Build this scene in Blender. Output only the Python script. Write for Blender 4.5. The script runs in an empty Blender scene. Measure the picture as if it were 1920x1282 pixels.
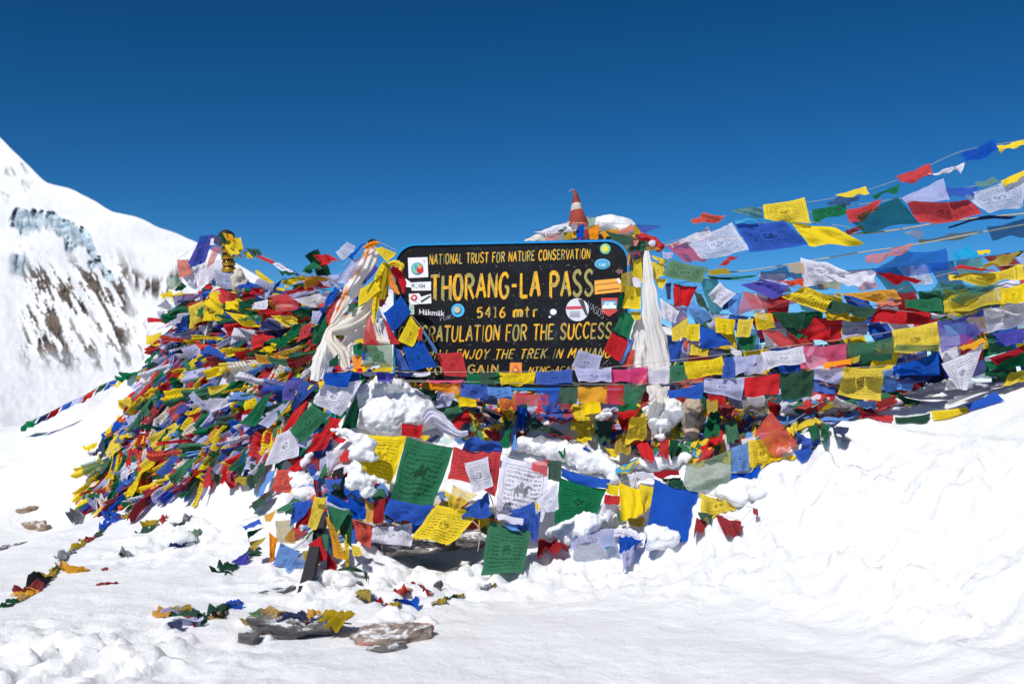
import bpy, math, random
import numpy as np
from mathutils import Vector, Matrix, noise as mnoise

sc = bpy.context.scene
COL = sc.collection
R = math.radians
random.seed(7)

# ---------------------------------------------------------------- camera
FPX = 1866.7                      # focal length in photo pixels (1920 wide)
PITCH = math.atan(59 / FPX)
CAM = Vector((0, 0, 1.0))
cam = bpy.data.cameras.new('camera')
cam.lens = 35; cam.sensor_width = 36
cam.clip_start = 0.05; cam.clip_end = 20000
cam.dof.use_dof = True; cam.dof.focus_distance = 5.7; cam.dof.aperture_fstop = 3.6
cam_ob = bpy.data.objects.new('camera', cam); COL.objects.link(cam_ob)
cam_ob.location = CAM; cam_ob.rotation_euler = (R(90) + PITCH, 0, 0)
sc.camera = cam_ob

# ---------------------------------------------------------------- sky and sun
SUN_EL = R(48); SUN_AZ = math.atan2(-0.50, -0.85)      # behind the camera, to the left
w = bpy.data.worlds.new('World'); sc.world = w; w.use_nodes = True
nt = w.node_tree; bg = nt.nodes['Background']
sky = nt.nodes.new('ShaderNodeTexSky'); sky.sky_type = 'NISHITA'; sky.sun_disc = False
sky.sun_elevation = SUN_EL; sky.sun_rotation = SUN_AZ
sky.altitude = 5400; sky.air_density = 1.0; sky.dust_density = 0.0; sky.ozone_density = 2.0
hs = nt.nodes.new('ShaderNodeHueSaturation'); hs.inputs['Saturation'].default_value = 1.32; hs.inputs['Hue'].default_value = .489; hs.inputs['Value'].default_value = .10
nt.links.new(sky.outputs[0], hs.inputs['Color']); gm = nt.nodes.new('ShaderNodeGamma'); gm.inputs[1].default_value = 1.28; h2 = nt.nodes.new('ShaderNodeHueSaturation'); h2.inputs['Value'].default_value = 10.6
nt.links.new(hs.outputs[0], gm.inputs[0]); nt.links.new(gm.outputs[0], h2.inputs['Color']); nt.links.new(h2.outputs[0], bg.inputs[0])
bg.inputs[1].default_value = 0.09
sl = bpy.data.lights.new('sun', 'SUN'); sl.energy = 4.0; sl.angle = R(0.53); sl.color = (1, 0.965, 0.92)
sun = bpy.data.objects.new('sun', sl); COL.objects.link(sun)
to_sun = Vector((math.sin(SUN_AZ) * math.cos(SUN_EL), math.cos(SUN_AZ) * math.cos(SUN_EL), math.sin(SUN_EL)))
sun.rotation_euler = to_sun.to_track_quat('Z', 'Y').to_euler()
sc.view_settings.view_transform = 'Standard'; sc.view_settings.look = 'None'
sc.view_settings.exposure = 0.16; sc.view_settings.gamma = 1.0

# ---------------------------------------------------------------- helpers
CF = Vector((0, math.cos(PITCH), math.sin(PITCH))); CU = Vector((0, -math.sin(PITCH), math.cos(PITCH)))
def ray(px, py): return CF + Vector(((px - 960) / FPX, 0, 0)) + CU * ((641 - py) / FPX)
def P(px, py, d): return CAM + ray(px, py) * d
# crops of the photo the coordinates were read in: origin and photo pixels per crop pixel
CR = {'a': (540, 430, .2340), 'b': (1120, 420, .2340), 'c': (0, 880, .25), 'd': (0, 240, .4370), 'e': (960, 340, .15625),
      'f': (400, 440, .17158), 'g': (1000, 700, .47917), '1': (720, 340, .29638), '2': (120, 420, .26525), '3': (120, 720, .26525),
      '4': (440, 620, .26525), '5': (900, 680, .31198), '6': (1180, 260, .38542), '7': (1300, 640, .32292), '8': (420, 900, .30208),
      'p': (0, 0, 1)}
def cx(c, x, y):
    o = CR[c]; return (o[0] + x * o[2], o[1] + y * o[2])
def pts(c, s): return [cx(c, *map(float, q.split(','))) for q in s.split()]

def tag(o, label=None, cat=None, group=None, kind=None):
    if label: o['label'] = label
    if cat: o['category'] = cat
    if group: o['group'] = group
    if kind: o['kind'] = kind
    return o
def empty(name, loc=(0, 0, 0)):
    o = bpy.data.objects.new(name, None); o.empty_display_size = .1; o.location = loc; COL.objects.link(o); return o
def mesh_obj(name, verts, faces, mats, parent=None, uv=None, smooth=True, attrs=None, mat_idx=None):
    me = bpy.data.meshes.new(name)
    me.from_pydata([tuple(v) for v in verts], [], [tuple(f) for f in faces])
    for m in (mats if isinstance(mats, (list, tuple)) else [mats]): me.materials.append(m)
    if smooth: me.polygons.foreach_set('use_smooth', [True] * len(me.polygons))
    if mat_idx is not None: me.polygons.foreach_set('material_index', list(mat_idx))
    if uv is not None:
        l = me.uv_layers.new(name='UVMap')
        vi = np.zeros(len(me.loops), dtype=np.int32); me.loops.foreach_get('vertex_index', vi)
        l.data.foreach_set('uv', np.asarray(uv, dtype=np.float32)[vi].ravel())
    for k, a in (attrs or {}).items():
        at = me.attributes.new(k, 'FLOAT', 'POINT'); at.data.foreach_set('value', np.asarray(a, dtype=np.float32).ravel())
    me.update()
    o = bpy.data.objects.new(name, me); COL.objects.link(o)
    if parent is not None:
        o.parent = parent; o.matrix_parent_inverse = Matrix.Translation(-parent_world(parent))
    return o
def parent_world(p):
    v = Vector(p.location)
    if p.parent is not None:
        v = v + parent_world(p.parent) + p.matrix_parent_inverse.translation
    return v
def grid_faces(nu, nv, off=0):
    return [(off + j * nu + i, off + j * nu + i + 1, off + (j + 1) * nu + i + 1, off + (j + 1) * nu + i) for j in range(nv - 1) for i in range(nu - 1)]
def vnoise(x, y, seed=0):
    x = np.asarray(x, float); y = np.asarray(y, float)
    xi = np.floor(x).astype(np.int64); yi = np.floor(y).astype(np.int64); fx = x - xi; fy = y - yi
    def h(a, b):
        n = (a * 374761393 + b * 668265263 + seed * 982451653) & 0x7fffffff
        n = ((n ^ (n >> 13)) * 1274126177) & 0x7fffffff
        n = (n ^ (n >> 16)) & 0xffff
        return n / 65535.0
    u = fx * fx * fx * (fx * (fx * 6 - 15) + 10); v = fy * fy * fy * (fy * (fy * 6 - 15) + 10)
    return ((h(xi, yi) * (1 - u) + h(xi + 1, yi) * u) * (1 - v) + (h(xi, yi + 1) * (1 - u) + h(xi + 1, yi + 1) * u) * v) * 2 - 1
def fbm(x, y, seed=0, oct=4):
    s = 0; a = 1.0; t = 0
    for k in range(oct):
        s = s + a * vnoise(x * 2 ** k + 17.3 * k, y * 2 ** k - 9.1 * k, seed + k); t += a; a *= .5
    return s / t
def sstep(a, b, x):
    t = np.clip((x - a) / (b - a), 0, 1); return t * t * (3 - 2 * t)
def inpoly(px, py, poly):
    c = False; n = len(poly); j = n - 1
    for i in range(n):
        xi, yi = poly[i]; xj, yj = poly[j]
        if (yi > py) != (yj > py) and px < (xj - xi) * (py - yi) / (yj - yi) + xi: c = not c
        j = i
    return c
def catmull(ps, n):
    """n points along a smooth curve through ps (tuples of any length), even in chord length."""
    a = np.array(ps, float)
    if len(a) == 2: return a[0] + (a[1] - a[0]) * np.linspace(0, 1, n)[:, None]
    e = np.vstack([2 * a[0] - a[1], a, 2 * a[-1] - a[-2]])
    seg = np.linalg.norm(np.diff(a, axis=0), axis=1); cum = np.concatenate([[0], np.cumsum(seg)])
    out = []
    for s in np.linspace(0, cum[-1], n):
        i = min(int(np.searchsorted(cum, s, side='right')) - 1, len(a) - 2); t = (s - cum[i]) / max(seg[i], 1e-9)
        p0, p1, p2, p3 = e[i], e[i + 1], e[i + 2], e[i + 3]
        out.append(.5 * (2 * p1 + (p2 - p0) * t + (2 * p0 - 5 * p1 + 4 * p2 - p3) * t * t + (3 * p1 - p0 - 3 * p2 + p3) * t ** 3))
    return np.array(out)
def tube(ps, r, sides=5):
    ps = [Vector(p) for p in ps]; vs = []; n = len(ps)
    for i, p in enumerate(ps):
        t = (ps[min(i + 1, n - 1)] - ps[max(i - 1, 0)]).normalized()
        a = t.cross(Vector((0, 0, 1)));  a = a.normalized() if a.length > 1e-4 else Vector((1, 0, 0)); b = t.cross(a)
        rr = r[i] if hasattr(r, '__len__') else r
        for k in range(sides):
            q = 2 * math.pi * k / sides; vs.append(p + a * (rr * math.cos(q)) + b * (rr * math.sin(q)))
    fs = [(i * sides + k, i * sides + (k + 1) % sides, (i + 1) * sides + (k + 1) % sides, (i + 1) * sides + k) for i in range(n - 1) for k in range(sides)]
    fs += [tuple(range(sides))[::-1], tuple((n - 1) * sides + k for k in range(sides))]
    return vs, fs

# ---------------------------------------------------------------- materials
def srgb(r, g, b):
    f = lambda c: (c / 255 / 12.92) if c <= 10 else ((c / 255 + .055) / 1.055) ** 2.4
    return (f(r), f(g), f(b))
class NT:
    def __init__(s, name):
        s.m = bpy.data.materials.new(name); s.m.use_nodes = True; s.t = s.m.node_tree; s.t.nodes.clear()
        s.out = s.t.nodes.new('ShaderNodeOutputMaterial')
    def n(s, ty, **kw):
        nd = s.t.nodes.new('ShaderNode' + ty)
        for k, v in kw.items(): setattr(nd, k, v)
        return nd
    def l(s, a, b): s.t.links.new(a, b)
    def math(s, op, a, b=None, c=None):
        nd = s.n('Math', operation=op)
        for i, v in enumerate((a, b, c)):
            if v is None: continue
            if isinstance(v, (int, float)): nd.inputs[i].default_value = v
            else: s.l(v, nd.inputs[i])
        return nd.outputs[0]
    def mix(s, fac, a, b):
        nd = s.n('Mix', data_type='RGBA')
        for i, v in ((0, fac), (6, a), (7, b)):
            if isinstance(v, tuple): nd.inputs[i].default_value = v + (1,)
            elif isinstance(v, (int, float)): nd.inputs[i].default_value = v
            else: s.l(v, nd.inputs[i])
        return nd.outputs[2]
    def noise(s, scale, vec=None, detail=4, rough=.55, dim='3D'):
        nd = s.n('TexNoise', noise_dimensions=dim); nd.inputs['Scale'].default_value = scale; nd.inputs['Detail'].default_value = detail; nd.inputs['Roughness'].default_value = rough
        if vec is not None: s.l(vec, nd.inputs['Vector'])
        return nd.outputs['Fac']
    def ramp(s, fac, a, b):
        nd = s.n('MapRange', interpolation_type='SMOOTHSTEP'); s.l(fac, nd.inputs[0]); nd.inputs[1].default_value = a; nd.inputs[2].default_value = b
        return nd.outputs[0]
    def bump(s, h, strength, dist):
        nd = s.n('Bump'); nd.inputs['Strength'].default_value = strength; nd.inputs['Distance'].default_value = dist; s.l(h, nd.inputs['Height']); return nd.outputs[0]
    def bsdf(s, col, rough=.7, normal=None, spec=.3, metal=0):
        b = s.n('BsdfPrincipled'); b.inputs['Roughness'].default_value = rough; b.inputs['Metallic'].default_value = metal
        b.inputs['Specular IOR Level'].default_value = spec
        if isinstance(col, tuple): b.inputs['Base Color'].default_value = col + (1,)
        else: s.l(col, b.inputs['Base Color'])
        if normal is not None: s.l(normal, b.inputs['Normal'])
        return b
    def done(s, sh): s.l(sh, s.out.inputs[0]); return s.m
def attr(N, name):
    a = N.n('Attribute'); a.attribute_name = name; return a.outputs['Fac']

CL = {k: srgb(*v) for k, v in dict(
    blue=(18, 82, 185), red=(205, 38, 45), yellow=(242, 212, 34), green=(22, 112, 72), white=(228, 227, 242), orange=(246, 150, 28),
    cyan=(25, 165, 215), navy=(32, 45, 95), purple=(70, 66, 172), pink=(228, 72, 128), cream=(235, 228, 214), lav=(190, 194, 232),
    salmon=(214, 128, 112), tan=(196, 160, 92), grey=(140, 142, 150), mustard=(176, 152, 34), lblue=(100, 150, 220), dred=(150, 22, 32),
    dgreen=(14, 74, 50), coral=(222, 84, 66), ochre=(222, 160, 44), black=(26, 27, 32), silk=(243, 240, 236), sage=(96, 140, 104)).items()}
_cm = {}
def cloth(col, style='n'):
    """Thin woven cotton. style n plain, p block printed, s sheer, q sheer and printed, o stained orange."""
    key = (col, style)
    if key in _cm: return _cm[key]
    N = NT('%s_cloth_%s' % (col, {'n': 'plain', 'p': 'printed', 's': 'sheer', 'q': 'sheer_printed', 'o': 'stained'}[style]))
    base = CL[col]
    oi = N.n('ObjectInfo'); rnd = oi.outputs['Random']
    tc = N.n('TexCoord'); uv = tc.outputs['UV']
    c = N.mix(N.math('MULTIPLY', N.math('POWER', rnd, 1.6), .42), base, tuple(min(.85, .55 * b + .16) for b in base))
    c = N.mix(N.math('MULTIPLY', N.ramp(N.noise(7, tc.outputs['Object'], 3), .45, .75), .30), c, tuple(.55 * b + .03 for b in base))
    sepn = N.n('SeparateXYZ'); N.l(uv, sepn.inputs[0]); u, v = sepn.outputs[0], sepn.outputs[1]
    if style in 'pq':
        rows = 13.0
        vr = N.math('MULTIPLY', v, rows)
        row = N.math('GREATER_THAN', N.math('SINE', N.math('MULTIPLY', vr, 2 * math.pi)), -.15)
        comb = N.n('CombineXYZ'); N.l(N.math('MULTIPLY', u, 42), comb.inputs[0]); N.l(N.math('MULTIPLY', vr, 2.2), comb.inputs[1])
        N.l(N.math('MULTIPLY', rnd, 50), comb.inputs[2])
        gl = N.ramp(N.noise(1, comb.outputs[0], 2, .7), .44, .52)
        text = N.math('MULTIPLY', row, gl)
        du = N.math('ABSOLUTE', N.math('SUBTRACT', u, .5)); dv = N.math('ABSOLUTE', N.math('SUBTRACT', v, .5))
        inside = N.math('MULTIPLY', N.math('LESS_THAN', du, .37), N.math('LESS_THAN', dv, .36))
        ctr = N.math('MULTIPLY', N.math('LESS_THAN', du, .17), N.math('LESS_THAN', dv, .15))
        text = N.math('MULTIPLY', N.math('MULTIPLY', text, inside), N.math('SUBTRACT', 1, ctr))
        r2 = N.math('ADD', N.math('POWER', N.math('DIVIDE', du, .13), 2), N.math('POWER', N.math('DIVIDE', dv, .11), 2))
        cb2 = N.n('CombineXYZ'); N.l(u, cb2.inputs[0]); N.l(v, cb2.inputs[1]); N.l(N.math('MULTIPLY', rnd, 9), cb2.inputs[2])
        mot = N.math('MULTIPLY', N.math('LESS_THAN', r2, 1), N.ramp(N.noise(16, cb2.outputs[0], 2), .42, .55))
        e1 = N.math('LESS_THAN', N.math('ABSOLUTE', N.math('SUBTRACT', N.math('MAXIMUM', du, dv), .405)), .008)
        ink = N.math('MAXIMUM', N.math('MAXIMUM', text, mot), N.math('MULTIPLY', e1, .7))
        ink = N.math('MAXIMUM', N.math('MULTIPLY', ink, N.math('SUBTRACT', 1, attr(N, 'noprint'))), attr(N, 'ink'))
        fade = N.ramp(N.noise(5, tc.outputs['Object'], 2), .2, .6)
        ink = N.math('MULTIPLY', ink, N.math('ADD', N.math('MULTIPLY', fade, .35), .42))
        dark = tuple(.12 * b + .012 for b in base)
        c = N.mix(ink, c, dark)
    if style == 'o':
        m = N.math('MULTIPLY', N.ramp(N.noise(9, tc.outputs['Object'], 5), .42, .6), N.ramp(u, .45, .8))
        c = N.mix(m, c, srgb(238, 140, 40))
    wv = N.noise(420, uv, 1)
    nb = N.bump(N.math('ADD', N.noise(38, tc.outputs['Object'], 3), N.math('MULTIPLY', wv, .25)), .35, .004)
    d = N.n('BsdfDiffuse'); N.l(c, d.inputs[0]); N.l(nb, d.inputs['Normal'])
    t = N.n('BsdfTranslucent'); N.l(c, t.inputs[0]); N.l(nb, t.inputs['Normal'])
    ms = N.n('MixShader'); ms.inputs[0].default_value = .36; N.l(d.outputs[0], ms.inputs[1]); N.l(t.outputs[0], ms.inputs[2])
    sh = ms.outputs[0]
    if style in 'sq':
        tr = N.n('BsdfTransparent'); m2 = N.n('MixShader')
        N.l(N.math('ADD', N.math('MULTIPLY', N.noise(3, uv, 1), .12), .22), m2.inputs[0])
        N.l(sh, m2.inputs[1]); N.l(tr.outputs[0], m2.inputs[2]); sh = m2.outputs[0]
    _cm[key] = N.done(sh); return _cm[key]

def mat_snow():
    N = NT('snow'); tc = N.n('TexCoord'); ob = tc.outputs['Object']
    c = N.mix(N.ramp(N.noise(1.7, ob, 4), .3, .7), (.74, .755, .78), (.80, .806, .818))
    dirt = N.math('MULTIPLY', N.ramp(N.noise(26, ob, 6, .7), .66, .76), .20)
    c = N.mix(dirt, c, (.42, .40, .38))
    h = N.math('ADD', N.noise(5, ob, 7, .62), N.math('MULTIPLY', N.noise(70, ob, 4, .7), .14))
    b = N.bsdf(c, .6, N.bump(h, .65, .055), .2)
    b.inputs['Subsurface Weight'].default_value = .6; b.inputs['Subsurface Radius'].default_value = (1, .95, .9); b.inputs['Subsurface Scale'].default_value = .03
    return N.done(b.outputs[0])
def mat_mountain():
    N = NT('mountain_snow'); tc = N.n('TexCoord'); ob = tc.outputs['Object']
    rk = attr(N, 'rock'); ic = attr(N, 'ice')
    c = N.mix(N.ramp(N.noise(.02, ob, 5), .3, .7), (.70, .72, .755), (.80, .806, .82))
    ice = N.mix(N.ramp(N.noise(.11, ob, 5, .7), .35, .65), srgb(128, 148, 162), srgb(192, 207, 216))
    c = N.mix(ic, c, ice)
    rock = N.mix(N.ramp(N.noise(.09, ob, 6, .7), .35, .65), srgb(52, 50, 54), srgb(112, 98, 86))
    c = N.mix(rk, c, rock)
    b = N.bsdf(c, .7, N.bump(N.noise(.08, ob, 6, .55), .35, 2.0), .2)
    return N.done(b.outputs[0])
def mat_rock(name, a, bcol, stain=None):
    N = NT(name); tc = N.n('TexCoord'); ob = tc.outputs['Object']
    mp = N.n('Mapping'); mp.inputs['Scale'].default_value = (3, 3, 22); N.l(ob, mp.inputs[0])
    s1 = N.noise(2.2, mp.outputs[0], 6, .7)
    c = N.mix(N.ramp(s1, .35, .65), a, bcol)
    c = N.mix(N.math('MULTIPLY', N.ramp(N.noise(22, ob, 5, .7), .5, .7), .55), c, tuple(x * .35 for x in a))
    if stain: c = N.mix(N.math('MULTIPLY', N.ramp(N.noise(5.5, ob, 4, .6), .56, .64), .7), c, stain)
    # snow dust caught on faces that look up
    g = N.n('NewGeometry'); sp = N.n('SeparateXYZ'); N.l(g.outputs['Normal'], sp.inputs[0])
    sn = N.math('MULTIPLY', N.ramp(sp.outputs[2], .55, .95), N.ramp(N.noise(16, ob, 5, .75), .46, .60))
    c = N.mix(sn, c, (.8, .82, .85))
    b = N.bsdf(c, .85, N.bump(N.math('ADD', s1, N.math('MULTIPLY', N.noise(40, ob, 5, .7), .4)), .9, .012), .25)
    return N.done(b.outputs[0])
def mat_plain(name, col, rough=.6, nz=12, var=.25, spec=.3, metal=0, bmp=.2):
    N = NT(name); tc = N.n('TexCoord'); ob = tc.outputs['Object']
    c = N.mix(N.math('MULTIPLY', N.ramp(N.noise(nz, ob, 4), .35, .7), var), col, tuple(x * .4 + .02 for x in col))
    b = N.bsdf(c, rough, N.bump(N.noise(nz * 4, ob, 4), bmp, .004), spec, metal)
    return N.done(b.outputs[0])
def mat_board():
    N = NT('black_board_paint'); tc = N.n('TexCoord'); ob = tc.outputs['Object']
    c = N.mix(N.ramp(N.noise(5, ob, 6, .65), .45, .75), srgb(9, 11, 17), srgb(30, 32, 40))
    c = N.mix(N.math('MULTIPLY', N.ramp(N.noise(55, ob, 3), .66, .72), .6), c, srgb(135, 132, 128))
    mp = N.n('Mapping'); mp.inputs['Scale'].default_value = (3, 30, 30); mp.inputs['Rotation'].default_value = (0, .5, 0); N.l(ob, mp.inputs[0])
    c = N.mix(N.math('MULTIPLY', N.ramp(N.noise(6, mp.outputs[0], 4, .8), .66, .72), .35), c, srgb(110, 108, 106))
    c = N.mix(N.math('MULTIPLY', N.ramp(N.noise(9, ob, 5, .7), .64, .74), .35), c, srgb(95, 92, 88))
    b = N.bsdf(c, .55, N.bump(N.noise(30, ob, 4), .12, .004), .2)
    return N.done(b.outputs[0])
def mat_letter():
    N = NT('hand_painted_yellow'); tc = N.n('TexCoord'); ob = tc.outputs['Object']
    t = attr(N, 'tone')
    k = N.math('ADD', N.math('MULTIPLY', N.noise(34, ob, 4, .7), .9), N.math('SUBTRACT', t, .5))
    c = N.mix(N.ramp(k, .25, .62), srgb(238, 176, 38), srgb(160, 150, 88))
    c = N.mix(N.math('MULTIPLY', N.ramp(N.noise(70, ob, 5, .75), .50, .62), .45), c, srgb(60, 54, 34))
    b = N.bsdf(c, .6, N.bump(N.noise(80, ob, 3), .3, .002), .25)
    return N.done(b.outputs[0])
M_SNOW = mat_snow(); M_MTN = mat_mountain()
M_ROCKG = mat_rock('grey_rock', srgb(70, 70, 74), srgb(120, 114, 110))
M_ROCKB = mat_rock('brown_rock', srgb(120, 100, 84), srgb(165, 146, 126))
M_ROCKR = mat_rock('stained_rock', srgb(112, 98, 90), srgb(158, 142, 128), srgb(205, 92, 84))
M_CORD = mat_plain('cord_fibre', srgb(170, 164, 150), .9, 60)
M_CORDD = mat_plain('dark_cord_fibre', srgb(52, 62, 88), .9, 60)
M_BOARD = mat_board(); M_LET = mat_letter()
M_TRIM = mat_plain('blue_trim_paint', srgb(18, 135, 200), .45, 14, .2)
M_WOOD = mat_plain('weathered_post_wood', srgb(52, 50, 54), .85, 18, .6, .2, 0, .8)
M_GOLD = mat_plain('gilded_metal', srgb(222, 165, 52), .35, 20, .4, .5, .75)
M_DARKM = mat_plain('tarnished_metal', srgb(60, 46, 34), .5, 20, .4, .4, .5)

# ---------------------------------------------------------------- snow ground (a height field fitted to the lie of the land)
ctrl = [
 (960,1282,3.2),(0,1282,3.2),(480,1282,3.2),(1500,1282,3.1),(1920,1282,2.9),(-400,1282,3.2),(2400,1282,2.6),(300,1200,3.75),(740,1190,3.8),(1100,1190,3.8),
 (0,1100,4.7),(100,1000,6.2),(0,960,7.2),(300,1000,5.85),(560,920,5.65),(440,945,6.0),(140,955,7.25),(450,1080,4.75),(250,1090,4.75),(560,1010,5.25),(600,1080,4.85),
 (700,1075,4.95),(870,1075,5.0),(870,1042,5.4),(800,1042,5.4),(870,990,5.52),(780,990,5.5),(870,830,5.75),(960,740,5.95),(700,1000,5.3),(700,850,5.65),(740,760,5.8),
 (1050,900,5.55),(1050,1040,5.12),(1000,960,5.45),(1200,1055,5.0),(1200,850,5.6),(1200,740,5.9),(1300,990,4.98),(1350,850,5.45),(1420,965,4.85),(1550,832,5.1),(1450,740,5.8),
 (1650,803,5.15),(1820,790,5.0),(1885,737,5.1),(1930,725,5.1),(2100,700,4.9),(1790,727,5.9),(1600,712,6.5),(1920,722,7),
 (1450,1050,4.45),(1600,950,4.5),(1750,900,4.4),(1900,850,4.3),(1700,1050,4.0),(1900,1000,3.9),(1900,1150,3.4),(1600,1180,3.7),(1300,1150,4.1),(1200,1100,4.55),
 (960,720,6.25),(600,640,8.2),(480,640,9.0),(1100,560,7.2),(950,600,7.0),(800,600,6.6),(1250,620,7.0),
 (650,745,5.95),(610,850,5.85),(640,650,6.3),(690,560,6.75),(740,722,6.1),(840,722,6.1),(720,640,6.55),(580,585,6.9),(500,575,7.3),(415,525,7.9),(350,565,7.9),(330,640,7.75),(400,700,7.2),(300,760,7.25),(450,850,6.4),
 (300,880,6.85),(220,860,7.15),(530,720,6.5),(275,690,7.75),(210,790,7.4),(100,855,9.0),(150,790,9.5),(255,712,9.3),(50,800,10.5),(0,795,12),(150,752,10.5),(0,880,8.5),(-300,900,8),(-300,820,11),
]
cp = np.array([tuple(P(*c)) for c in ctrl])
extra = np.array([(0, 0, 0), (3, 0, .1), (-3, 0, 0), (0, -3, 0), (-1, 11, .4), (-3.2, 12.5, .0), (-6, 14, -.6), (2, 11, .4), (5, 10, .4), (-2.5, 9.3, 1.1), (0.5, 9.6, .7), (6, 5, .95), (6, 2, .6), (-6, 3, 0)], float)
cp = np.vstack([cp, extra]); cz = cp[:, 2].copy(); cxy = cp[:, :2]
def kern(a, b):
    r2 = ((a[:, None, :] - b[None, :, :]) ** 2).sum(-1); return np.sqrt(r2 + .02)
K = kern(cxy, cxy) - 1e-3 * 0; A = np.zeros((len(cxy) + 3,) * 2); n_ = len(cxy)
A[:n_, :n_] = K - 0.02 * np.eye(n_); A[:n_, n_] = 1; A[:n_, n_ + 1:] = cxy; A[n_, :n_] = 1; A[n_ + 1:, :n_] = cxy.T
wts = np.linalg.solve(A, np.concatenate([cz, [0, 0, 0]]))
def rbf(x, y):
    q = np.stack([x.ravel(), y.ravel()], 1); out = np.empty(len(q))
    for i in range(0, len(q), 20000):
        s = q[i:i + 20000]; out[i:i + 20000] = kern(s, cxy) @ wts[:n_] + wts[n_] + s @ wts[n_ + 1:]
    return out.reshape(x.shape)
def spaced(a, b, st, far, g=1.25):
    core = list(np.arange(a, b + 1e-6, st)); d = st; p = core[-1]; hi = []
    while p < far: d *= g; p += d; hi.append(p)
    d = st; p = a; lo = []
    while p > -far: d *= g; p -= d; lo.append(p)
    return np.array(lo[::-1] + core + hi)
gx = spaced(-4.6, 3.6, .022, 60); gy = spaced(2.2, 10.2, .024, 60)
GX, GY = np.meshgrid(gx, gy)
GZ = rbf(GX, GY)
rr = np.hypot(GX - 0, GY - 5.5); far = sstep(7.5, 13, rr)
GZ = GZ * (1 - far) + far * (-.8 - .12 * np.maximum(rr - 10, 0) * sstep(5, 10, GY))
near = 1 - sstep(9, 14, rr)
GZ += near * sstep(.5, 1.5, GX) * .040 * (.6 - np.abs(fbm(GX * 2.3 + GY, GY * 1.4 - GX * .5, 14, 3)) * 2)
GZ += near * (.020 * fbm(GX * 1.6, GY * 1.6, 3, 3) + .006 * fbm(GX * 6, GY * 6, 5, 3))
chunk = np.zeros_like(GX)
for (px, py, d, s) in [(1500, 930, 4.7, .28), (1620, 900, 4.6, .3), (1430, 1010, 4.6, .25), (1600, 1010, 4.3, .3), (1750, 1020, 4.0, .28), (1860, 1080, 3.6, .25), (1350, 1060, 4.6, .25), (1700, 960, 4.35, .3), (1800, 960, 4.2, .25), (1450, 900, 4.95, .2), (1560, 850, 5.0, .22),
                       (760, 1100, 4.8, .3), (880, 1090, 4.9, .25), (1000, 1080, 4.9, .25), (1150, 1080, 4.8, .25), (1300, 1020, 4.9, .2), (650, 1100, 4.7, .3), (100, 1240, 3.4, .4), (350, 1020, 5.6, .3)]:
    q = P(px, py, d); chunk = np.maximum(chunk, np.exp(-((GX - q.x) ** 2 + (GY - q.y) ** 2) / (2 * s * s)))
lump = 1 - np.abs(fbm(GX * 7, GY * 7, 11, 3)) * 2
GZ += near * (chunk * (.11 * np.maximum(lump - .3, 0) - .025 + .035 * fbm(GX * 13, GY * 13, 21, 3)))
# wind ripples on the open snow
GZ += near * (1 - chunk) * .0012 * np.sin(GX * 9 + GY * 26 + 4 * fbm(GX * 1.2, GY * 1.2, 8, 2))
# trodden hollows in the drift on the right
for (px, py, d, s, dep) in [(1660, 1050, 4.1, .07, .05), (1620, 990, 4.3, .06, .04), (1835, 1110, 3.55, .05, .05), (1560, 1010, 4.3, .05, .03), (1770, 1045, 3.9, .08, .03), (1500, 960, 4.6, .05, .03)]:
    q = P(px, py, d); GZ -= dep * np.exp(-((GX - q.x) ** 2 + ((GY - q.y) / 1.5) ** 2) / (2 * s * s))
def tz(x, y):
    """ground height, bilinear"""
    x = np.asarray(x, float); y = np.asarray(y, float)
    i = np.clip(np.searchsorted(gx, x) - 1, 0, len(gx) - 2); j = np.clip(np.searchsorted(gy, y) - 1, 0, len(gy) - 2)
    fx = np.clip((x - gx[i]) / (gx[i + 1] - gx[i]), 0, 1); fy = np.clip((y - gy[j]) / (gy[j + 1] - gy[j]), 0, 1)
    return (GZ[j, i] * (1 - fx) + GZ[j, i + 1] * fx) * (1 - fy) + (GZ[j + 1, i] * (1 - fx) + GZ[j + 1, i + 1] * fx) * fy
_ds = np.arange(2.4, 14, .025)
def gd(px, py, default=7.5):
    """depth at which the ground is met along a pixel's line of sight"""
    r = ray(px, py); z = CAM.z + r.z * _ds - tz(CAM.x + r.x * _ds, CAM.y + r.y * _ds)
    k = np.nonzero(z < 0)[0]
    if len(k) == 0: return default
    k = k[0]
    if k == 0: return float(_ds[0])
    t = z[k - 1] / (z[k - 1] - z[k]); return float(_ds[k - 1] + t * .025)
def lift(V, eps=.01):
    """keep cloth points above the snow: move the buried ones out along the slope's normal"""
    for _ in range(3):
        h = V[:, 2] - tz(V[:, 0], V[:, 1]); b = h < eps
        if not b.any(): break
        e = .03; x = V[b, 0]; y = V[b, 1]
        nx = -(tz(x + e, y) - tz(x - e, y)) / (2 * e); ny = -(tz(x, y + e) - tz(x, y - e)) / (2 * e)
        ln = np.sqrt(nx * nx + ny * ny + 1); k = (eps - h[b]) / ln
        V[b, 0] += k * nx / ln; V[b, 1] += k * ny / ln; V[b, 2] += k / ln
    return V
ground = mesh_obj('snow_ground', np.stack([GX.ravel(), GY.ravel(), GZ.ravel()], 1), grid_faces(len(gx), len(gy)), M_SNOW)
tag(ground, 'trodden white snow rising into drifts around the sign', 'snow', kind='structure')

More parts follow.
